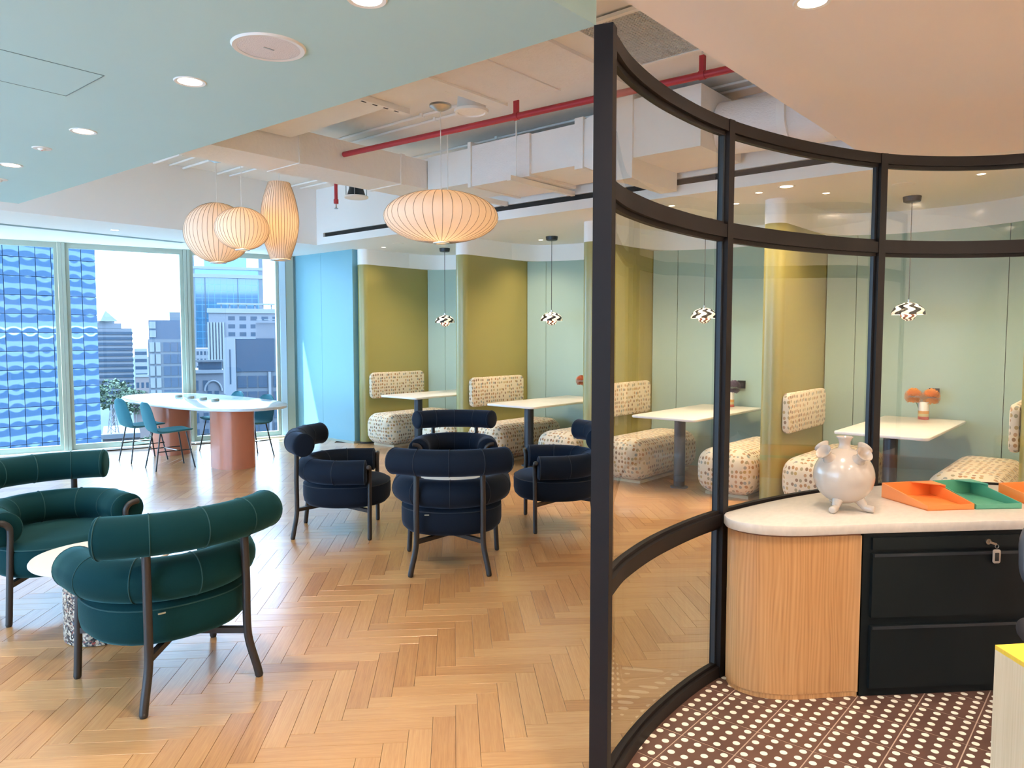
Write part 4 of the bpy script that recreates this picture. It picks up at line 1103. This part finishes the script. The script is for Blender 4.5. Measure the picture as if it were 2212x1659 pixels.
def desk_items():
    # tulip vase
    V = thing('tulip_vase', 'round white ceramic vase with five spouts on three feet', 'vase', (3.52,1.02,ZT), math.radians(-70))
    R, zc = .130, .156
    prof = [(.012, zc-R*.985)] + [(R*math.cos(math.radians(a)), zc + R*.98*math.sin(math.radians(a))) for a in range(-80, 81, 8)] + [(.012, zc+R*.985)]
    MB().lathe(prof, 56).build('body', M['ceramic'], V, sharp=80)
    def spout(d, up=False):
        d = Vector(d).normalized(); base = Vector((0,0,zc)) + d*R*.93
        ax = d; sd = ax.cross(Vector((0,0,1))); sd = sd.normalized() if sd.length > .05 else Vector((1,0,0)); th = sd.cross(ax)
        pr = [(.031,0),(.024,.016),(.0235,.030),(.030,.046),(.037,.054),(.0355,.0565),(.029,.049),(.020,.032),(.017,.02),(.0,.018)]
        v = []; f = []; n = 28
        for r, h in pr:
            for k in range(n):
                a = 2*PI*k/n; v.append(base + ax*h + (sd*math.cos(a) + th*math.sin(a))*max(r,.0005))
        for i in range(len(pr)-1):
            for k in range(n): k2 = (k+1) % n; f.append((i*n+k, i*n+k2, (i+1)*n+k2, (i+1)*n+k))
        MB().add(v, f).build('spout', M['ceramic'], V, sharp=80)
    spout((0,.02,1))
    for a in (-55, -135, 45, 135): spout((math.cos(math.radians(a))*.86, math.sin(math.radians(a))*.86, .78))
    for a in (-113, -18, 107):
        ca, sa = math.cos(math.radians(a)), math.sin(math.radians(a))
        pts = crom([(ca*.062,sa*.062,.062),(ca*.082,sa*.082,.036),(ca*.095,sa*.095,.021),(ca*.124,sa*.124,.017)], 6)
        m = len(pts); MB().tube(pts, [.027 - .011*math.sin(PI*k/(m-1)*.75) if k < m*.66 else .017 for k in range(m)], 16, dome=.010).build('foot', M['ceramic'], V, sharp=80)
    # trays
    def tray(name, lab, A, B, C, E, mt, hs, flap=.45):
        t = thing(name, lab, 'tray', (0,0,0), 0, 'angular paper trays on the worktop')
        P = [Vector(q) for q in (A, B, C, E)]
        ctr = sum(P, Vector((0,0)))/4
        Q = [ctr + (p-ctr)*.992 for p in P]
        ar = sum(Q[i-1].x*Q[i].y-Q[i].x*Q[i-1].y for i in range(4))
        base = [(q.x,q.y) for q in (Q if ar > 0 else Q[::-1])]
        MB().prism(base, ZT, ZT+.004).build('base', mt, t)
        for i in range(4):
            p, q = Q[i], Q[(i+1) % 4]; hp, hq = hs[i], hs[(i+1) % 4]
            dirv = (q-p).normalized(); nn = Vector((-dirv.y, dirv.x)); nn = nn if nn.dot(ctr-p) > 0 else -nn
            th = .005
            v = [(p.x,p.y,ZT),(q.x,q.y,ZT),(q.x+nn.x*th,q.y+nn.y*th,ZT),(p.x+nn.x*th,p.y+nn.y*th,ZT),(p.x,p.y,ZT+hp),(q.x,q.y,ZT+hq),(q.x+nn.x*th,q.y+nn.y*th,ZT+hq),(p.x+nn.x*th,p.y+nn.y*th,ZT+hp)]
            mm = MB().add(v, [(0,3,2,1),(4,5,6,7),(0,1,5,4),(1,2,6,5),(2,3,7,6),(3,0,4,7)])
            me = mm.mesh('side'); bm = bmesh.new(); bm.from_mesh(me); bmesh.ops.recalc_face_normals(bm, faces=bm.faces); bm.to_mesh(me); bm.free()
            link('side', me, mt, t)
        e = Q[3]; m1 = e + (Q[0]-e)*flap; m2 = e + (Q[2]-e)*flap*.8
        T3 = [(e.x,e.y),(m1.x,m1.y),(m2.x,m2.y)]
        ar = sum(T3[i-1][0]*T3[i][1]-T3[i][0]*T3[i-1][1] for i in range(3))
        if ar < 0: T3.reverse()
        h2 = hs[3] + (hs[2]-hs[3])*flap*.8
        MB().prism(T3, ZT+hs[3]-.004, ZT+hs[3]).build('corner_flap', mt, t)
        # raised shoulder so the flap meets the falling side
        v = [(e.x,e.y,ZT+h2-.003),(m2.x,m2.y,ZT+h2-.003),(m2.x,m2.y,ZT+hs[3]),(e.x,e.y,ZT+hs[3])]
        MB().add(v, [(0,1,2,3)]).build('shoulder', mt, t)
    H = (.072,.022,.026,.072)
    tray('paper_tray', 'orange angular paper tray nearest the white vase', (3.905,.955),(3.727,.716),(3.898,.560),(4.128,.785), M['orange'], H)
    tray('paper_tray', 'green angular paper tray between the two orange trays', (4.134,.779),(3.904,.554),(4.060,.398),(4.300,.640), M['mint'], H)
    tray('paper_tray', 'orange angular paper tray at the right edge of the frame', (4.275,.520),(4.09,.280),(4.262,.125),(4.49,.35), M['orange'], H)
desk_items()

# ------------------------------------------------------------------ the city outside
def city():
    C0 = Vector((0,0))
    def at(b, D): return Vector((D*math.cos(math.radians(b)), D*math.sin(math.radians(b))))
    GZ = -38
    glass = mat('facade_glass', (.02,.06,.10), .06, spec=.9); glass2 = mat('facade_glass_blue', (.05,.15,.22), .15, spec=.8)
    dark = mat('window_dark', (.025,.04,.06), .2)
    white = mat('facade_white', (.14,.14,.15), .7); grey = mat('facade_grey', (.075,.08,.09), .7); lilac = mat('facade_lilac', (.10,.098,.11), .7); brick = mat('facade_rose', (.12,.09,.085), .7)
    joint = mat('curtain_joint', (.03,.045,.07), .5); leafm = mat('tree_leaves', (.035,.055,.025), .8, vary=.4, vscale=1.5); ground = mat('city_ground', (.07,.08,.07), .9, vary=.3, vscale=.01, spec=0.0)
    struct(MB().box(-900, 900, 30, 1500, GZ-1, GZ).build('ground', ground))
    # own building's outer face, seen back in the glass tower
    ow = root_struct('wall_outside')
    sp, gl = MB(), MB()
    ax = Vector((1,-.3,0)).normalized()
    def quad(mb, x0, x1, z0, z1, off):
        mb.prism([(x0, WL(x0)+off), (x1, WL(x1)+off), (x1, WL(x1)+off+.1), (x0, WL(x0)+off+.1)], z0, z1)
    for k in range(-9, 12):
        z = k*4.0 + (.6 if k > 0 else 0)
        quad(sp, -60, 110, z-1.75, z-.05, .12)
        if k == 0: quad(gl, -60, -3.4, z-.05, z+2.25, .11); quad(gl, 6.9, 110, z-.05, z+2.25, .11)
        else: quad(gl, -60, 110, z-.05, z+2.25, .11)
    stuff(sp.build('spandrel_bands', mat('own_spandrel', (.36,.36,.39), .6), ow)); stuff(gl.build('glass_bands', mat('own_glazing', (.07,.11,.16), .3), ow))
    # left glass tower: pillowed mirror panels in a grid
    pr, pl = at(69.65, 97), at(82, 92)
    dv = (pl-pr).normalized(); nv = Vector((dv.y, -dv.x));
    if nv.dot(-pr) < 0: nv = -nv
    t = thing('glass_tower', 'blue mirror-glass office tower filling the left window', 'building', (pr.x, pr.y, 0))
    Lw = (pl-pr).length
    Pb = [Vector((0,0))-nv*.25, dv*Lw-nv*.25, dv*Lw-nv*20, Vector((0,0))-nv*20]
    Pb = [(p.x,p.y) for p in Pb]
    if sum(Pb[i-1][0]*Pb[i][1]-Pb[i][0]*Pb[i-1][1] for i in range(4)) < 0: Pb.reverse()
    MB().prism(Pb, GZ, 30).build('body', joint, t)
    pw, ph = 1.5, 2.0; rnd = random.Random(11)
    metas = []
    for q in range(6):
        bl = .004 + .004*rnd.random(); tx, tz = rnd.uniform(-.004,.004), rnd.uniform(-.004,.004); n = 6; v = []; f = []
        for j in range(n+1):
            for i in range(n+1):
                u, w_ = i/n, j/n; h = bl*(1-(2*u-1)**2)*(1-(2*w_-1)**2) + tx*u*pw + tz*w_*ph
                p = dv*(.03 + u*(pw-.06)) + nv*(h); v.append((p.x, p.y, .03 + w_*(ph-.06)))
        for j in range(n):
            for i in range(n): a = j*(n+1)+i; f.append((a, a+n+1, a+n+2, a+1))
        me = MB().add(v, f).mesh('mirror_panel', 180); me.materials.append(mat('mirror_glass', (.20,.28,.37), .02, metal=.9) if q == 0 else metas[0].materials[0]); metas.append(me)
    for i in range(9):
        for j in range(-8, 8):
            p = dv*(i*pw); link('mirror_panel', metas[rnd.randrange(6)], None, t, (p.x, p.y, j*ph))
    rest = MB()
    for i in range(9, int(Lw/pw)):
        for j in range(-8, 8):
            p = dv*(i*pw+.03); q = dv*((i+1)*pw-.03); rest.add([(p.x,p.y,j*ph+.03),(q.x,q.y,j*ph+.03),(q.x,q.y,(j+1)*ph-.03),(p.x,p.y,(j+1)*ph-.03)], [(0,3,2,1)])
    stuff(rest.build('mirror_panels_beyond', metas[0].materials[0], t))
    # generic block: frame between two bearings, windows as separate panes
    def block(name, lab, b0, b1, D, zt, body, depth=18, zb=GZ, rot=0.0):
        a, b = at(b0, D), at(b1, D*(1+rot)); c = (a+b)/2; dv = (b-a); Wd = dv.length; dv.normalize(); nv = Vector((dv.y,-dv.x))
        if nv.dot(-c) < 0: nv = -nv
        t = thing(name, lab, 'building', (c.x, c.y, 0))
        P = [-dv*Wd/2, dv*Wd/2, dv*Wd/2 - nv*depth, -dv*Wd/2 - nv*depth]; P = [(p.x,p.y) for p in P]
        if sum(P[i-1][0]*P[i][1]-P[i][0]*P[i-1][1] for i in range(4)) < 0: P.reverse()
        MB().prism(P, zb, zt).build('body', body, t)
        return t, dv, nv, Wd
    def slab(t, dv, nv, u0, u1, z0, z1, out, m, name):
        P = [dv*u0 - nv*.2, dv*u1 - nv*.2, dv*u1 + nv*out, dv*u0 + nv*out]; P = [(p.x,p.y) for p in P]
        if sum(P[i-1][0]*P[i][1]-P[i][0]*P[i-1][1] for i in range(4)) < 0: P.reverse()
        return MB().prism(P, z0, z1).build(name, m, t)
    def grid(t, dv, nv, u0, u1, nu, z0, z1, nz, m, fu=.6, fz=.55, out=.05, name='window'):
        du, dz = (u1-u0)/nu, (z1-z0)/nz
        me = None
        for i in range(nu):
            for j in range(nz):
                cu, cz = u0 + (i+.5)*du, z0 + (j+.5)*dz
                if me is None:
                    P = [dv*(-du*fu/2) - nv*.2, dv*(du*fu/2) - nv*.2, dv*(du*fu/2) + nv*out, dv*(-du*fu/2) + nv*out]; P = [(p.x,p.y) for p in P]
                    if sum(P[k-1][0]*P[k][1]-P[k][0]*P[k-1][1] for k in range(4)) < 0: P.reverse()
                    me = MB().prism(P, -dz*fz/2, dz*fz/2).mesh(name); me.materials.append(m)
                p = dv*cu; link(name, me, m, t, (p.x, p.y, cz))
    # pyramid-topped block
    t, dv, nv, Wd = block('stepped_building', 'distant pale building with a pyramid roof', 69.9, 67.6, 500, 6.5, lilac)
    for k in range(15): slab(t, dv, nv, -Wd/2-.3, Wd/2+.3, 4.5-k*3.2-1.6, 4.5-k*3.2, .5, dark, 'window_band')
    # the bearing falls to the right, so +u is image right
    q0, q1 = -Wd/2, Wd/2
    slab(t, dv, nv, q0+1, q0+14.5, 6.5, 9.5, .2, lilac, 'upper_storey'); slab(t, dv, nv, q0+2, q0+11, 9.5, 10.6, .3, white, 'cornice')
    cpt = dv*(q0+6.5) - nv*3; v = [(cpt.x+dx*5, cpt.y+dy*5, 10.6) for dx, dy in ((-1,-1),(1,-1),(1,1),(-1,1))] + [(cpt.x,cpt.y,17)]
    MB().add(v, [(3,2,1,0),(0,1,4),(1,2,4),(2,3,4),(3,0,4)]).build('pyramid_roof', grey, t)
    t, dv, nv, Wd = block('low_block', 'small pale office block right of the pyramid roof', 67.5, 66.7, 420, -4.5, white); grid(t, dv, nv, -Wd/2, Wd/2, 1, -38, -5, 9, dark, .9, .45)
    t, dv, nv, Wd = block('rose_roof_house', 'low house with pale parapet below the pyramid building', 67.5, 66.6, 300, -13, brick); grid(t, dv, nv, -Wd/2, Wd/2, 3, -26, -14, 3, dark, .55, .5); slab(t, dv, nv, -Wd/2, Wd/2, -13, -12.2, .4, white, 'parapet')
    # dark office block
    t, dv, nv, Wd = block('dark_office_block', 'dark blue office block left of the second window mullion', 66.65, 64.3, 220, .9, grey, depth=26)
    slab(t, dv, nv, -Wd/2+.3, Wd/2, .9, 6.0, -.1, joint, 'upper_storey'); slab(t, dv, nv, Wd/2-3.6, Wd/2, 6.0, 8.2, -.1, grey, 'roof_block'); grid(t, dv, nv, -Wd/2+.3, -Wd/2+2.2, 1, 1.2, 5.8, 2, white, .8, .8, .15, 'window_frame')
    grid(t, dv, nv, -Wd/2+.2, -Wd/2+3.2, 2, -38, .4, 12, white, .75, .8, .3, 'window_frame'); grid(t, dv, nv, -Wd/2+3.6, Wd/2, 3, -38, .4, 12, joint, .9, .8, .1)
    # tall blue tower
    t, dv, nv, Wd = block('tall_blue_tower', 'tall blue glass tower behind the hanging ball lamps', 63.85, 59.0, 430, 33, glass2, depth=30)
    slab(t, dv, nv, -Wd/2, Wd/2, 33, 35, 1.2, white, 'cornice'); slab(t, dv, nv, -Wd/2+1, Wd/2-1, 35, 37.5, .2, glass2, 'upper_storey'); slab(t, dv, nv, -Wd/2, Wd/2, 37.5, 39, 1.0, white, 'cornice'); slab(t, dv, nv, -Wd/2+7, Wd/2-8, 39, 47, -1, glass2, 'crown')
    for u in (-Wd/2, Wd/2-2): slab(t, dv, nv, u, u+2.2, GZ, 48, .8, grey, 'corner_pier')
    slab(t, dv, nv, -Wd/2+7, -Wd/2+7.5, GZ, 33, .4, dark, 'rib'); slab(t, dv, nv, Wd/2-13, Wd/2-12.6, GZ, 33, .4, dark, 'rib')
    grid(t, dv, nv, -Wd/2+2.5, Wd/2-2.5, 10, -10, 33, 12, glass, .93, .93, .12, 'glass_panel')
    # white hotel with ribbed wing
    t, dv, nv, Wd = block('white_office_building', 'white office building with a roof terrace in the right window', 62.7, 57.0, 300, 10.5, lilac, depth=30)
    slab(t, dv, nv, -Wd/2-.5, Wd/2, 10.5, 12.2, .6, white, 'parapet'); slab(t, dv, nv, -Wd/2+3, Wd/2, 13.6, 14.2, 1.5, white, 'roof_canopy'); grid(t, dv, nv, -Wd/2+3, Wd/2, 9, 12.2, 13.6, 1, white, .15, 1, .2, 'canopy_post')
    grid(t, dv, nv, -Wd/2+6, Wd/2, 6, -14, 10, 8, dark, .6, .5)
    for k in range(6): slab(t, dv, nv, -Wd/2-.5+k*1.05, -Wd/2+.1+k*1.05, -20, 7, .7, white, 'fin')
    # front dark building with white canopies
    t, dv, nv, Wd = block('striped_office_block', 'dark glass office block with slanted white roof canopies', 61.7, 57.2, 160, 1.2, grey, depth=20)
    slab(t, dv, nv, -Wd/2, -Wd/2+2.1, -38, 1.4, .35, white, 'pale_pier'); slab(t, dv, nv, -Wd/2+.9, -Wd/2+1.15, -8, -1, .42, dark, 'slot_window')
    slab(t, dv, nv, -Wd/2+2.2, Wd/2-3, -5.5, 1.2, .25, dark, 'top_glazing'); grid(t, dv, nv, -Wd/2+2.2, -Wd/2+8.2, 3, -38, -6, 10, dark, .85, .75, .15); slab(t, dv, nv, -Wd/2+8.3, -Wd/2+8.8, -38, -5.6, .4, white, 'rib'); grid(t, dv, nv, -Wd/2+9, Wd/2, 2, -38, -6, 10, dark, .7, .7, .15)
    slab(t, dv, nv, -Wd/2+6, Wd/2, 1.2, 4.4, -.6, lilac, 'roof_block')
    for k in range(4): 
        o = slab(t, dv, nv, -Wd/2+6.2+k*1.5, -Wd/2+7.3+k*1.5, 4.9+.05*k, 5.05+.05*k, .8, white, 'roof_canopy')
    # arch building and a low one
    t, dv, nv, Wd = block('arched_building', 'grey stone building with a big arch below the tall tower', 63.95, 61.8, 120, -3.6, lilac, depth=14)
    slab(t, dv, nv, -Wd/2-.2, Wd/2, -3.9, -3.4, .4, white, 'cornice'); slab(t, dv, nv, -Wd/2+1, Wd/2-.2, -3.4, -2.2, -.3, dark, 'roof_storey'); slab(t, dv, nv, -Wd/2+.6, Wd/2, -2.2, -1.9, .3, grey, 'roof_edge')
    grid(t, dv, nv, -Wd/2, -Wd/2+2.6, 2, -24, -4.5, 8, dark, .5, .6, .1)
    pts = []
    for k in range(13):
        a = PI*k/12; p = dv*(Wd/2-1.5 + 1.2*math.cos(a)) + nv*.15; pts.append((p.x, p.y, -6.6 + 1.2*math.sin(a)*1.3))
    MB().tube(pts, .14, 8).build('arch', white, t); grid(t, dv, nv, Wd/2-2.5, Wd/2-.5, 2, -9, -6.4, 2, dark, .6, .7, .1)
    t, dv, nv, Wd = block('low_white_block', 'low white building with rows of windows left of the ribbed wing', 63.6, 62.4, 350, -3.5, white); grid(t, dv, nv, -Wd/2, Wd/2, 5, -20, -4, 5, dark, .6, .5); 
    # mast building below the table
    t, dv, nv, Wd = block('mast_building', 'pinkish building with a lattice mast beside the mirror tower', 69.6, 67.3, 130, -13.5, brick, depth=12)
    slab(t, dv, nv, -Wd/2-.3, Wd/2, -14.2, -13.5, .5, white, 'cornice'); grid(t, dv, nv, -Wd/2, Wd/2, 3, -30, -15, 5, dark, .6, .5, .1)
    ms = MB(); c = dv*(-Wd/2+1.5) - nv*1
    for dx, dy in ((-.6,-.6),(.6,-.6),(.6,.6),(-.6,.6)): ms.bar((c.x+dx,c.y+dy,-13.5),(c.x+dx*.3,c.y+dy*.3,-9.0), .09, .09)
    for k in range(4):
        s0, s1 = .6-.1*k, .5-.1*k; z = -13.5+1.1*k
        for (a, b), (d, e) in (((-1,-1),(1,-1)),((1,-1),(1,1)),((1,1),(-1,1)),((-1,1),(-1,-1))): ms.bar((c.x+a*s0,c.y+b*s0,z),(c.x+d*s1,c.y+e*s1,z+1.1), .06, .06)
    ms.build('lattice_mast', white, t)
    # trees
    def tree(b, D, zt, r, lab, sd):
        p = at(b, D); rn = random.Random(sd)
        t = thing('city_tree', lab, 'tree', (p.x, p.y, GZ), 0, 'trees between the city buildings')
        m = MB()
        for k in range(700):
            z = rn.uniform(-1,1); ph = rn.uniform(0,2*PI); q = math.sqrt(1-z*z); rad = r*(.55+.5*rn.random())
            c = Vector((q*math.cos(ph)*rad, q*math.sin(ph)*rad, z*rad*.8 + zt - GZ - r*.8)); s_ = r*.085
            d1 = Vector((rn.uniform(-1,1),rn.uniform(-1,1),rn.uniform(-1,1))).normalized()*s_; d2 = d1.cross(Vector((rn.uniform(-1,1),rn.uniform(-1,1),1))).normalized()*s_
            m.add([c-d1, c+d2, c+d1, c-d2], [(0,1,2,3)])
        m.build('crown', leafm, t); MB().lathe([(r*.09,0),(r*.06,zt-GZ-r)], 10).build('trunk', brick, t)
    tree(68.9, 350, -16, 8, 'leafy tree below the pyramid-roofed building', 1); tree(67.6, 300, -17, 6, 'leafy tree in front of the low house', 2)
    tree(67.0, 180, -20, 4.6, 'tree seen under the left end of the oval table', 3); tree(63.7, 178, -22, 4.6, 'tree seen between the terracotta legs', 4)
    tree(58.6, 260, -30, 8, 'tree far below the right window', 5)
city()
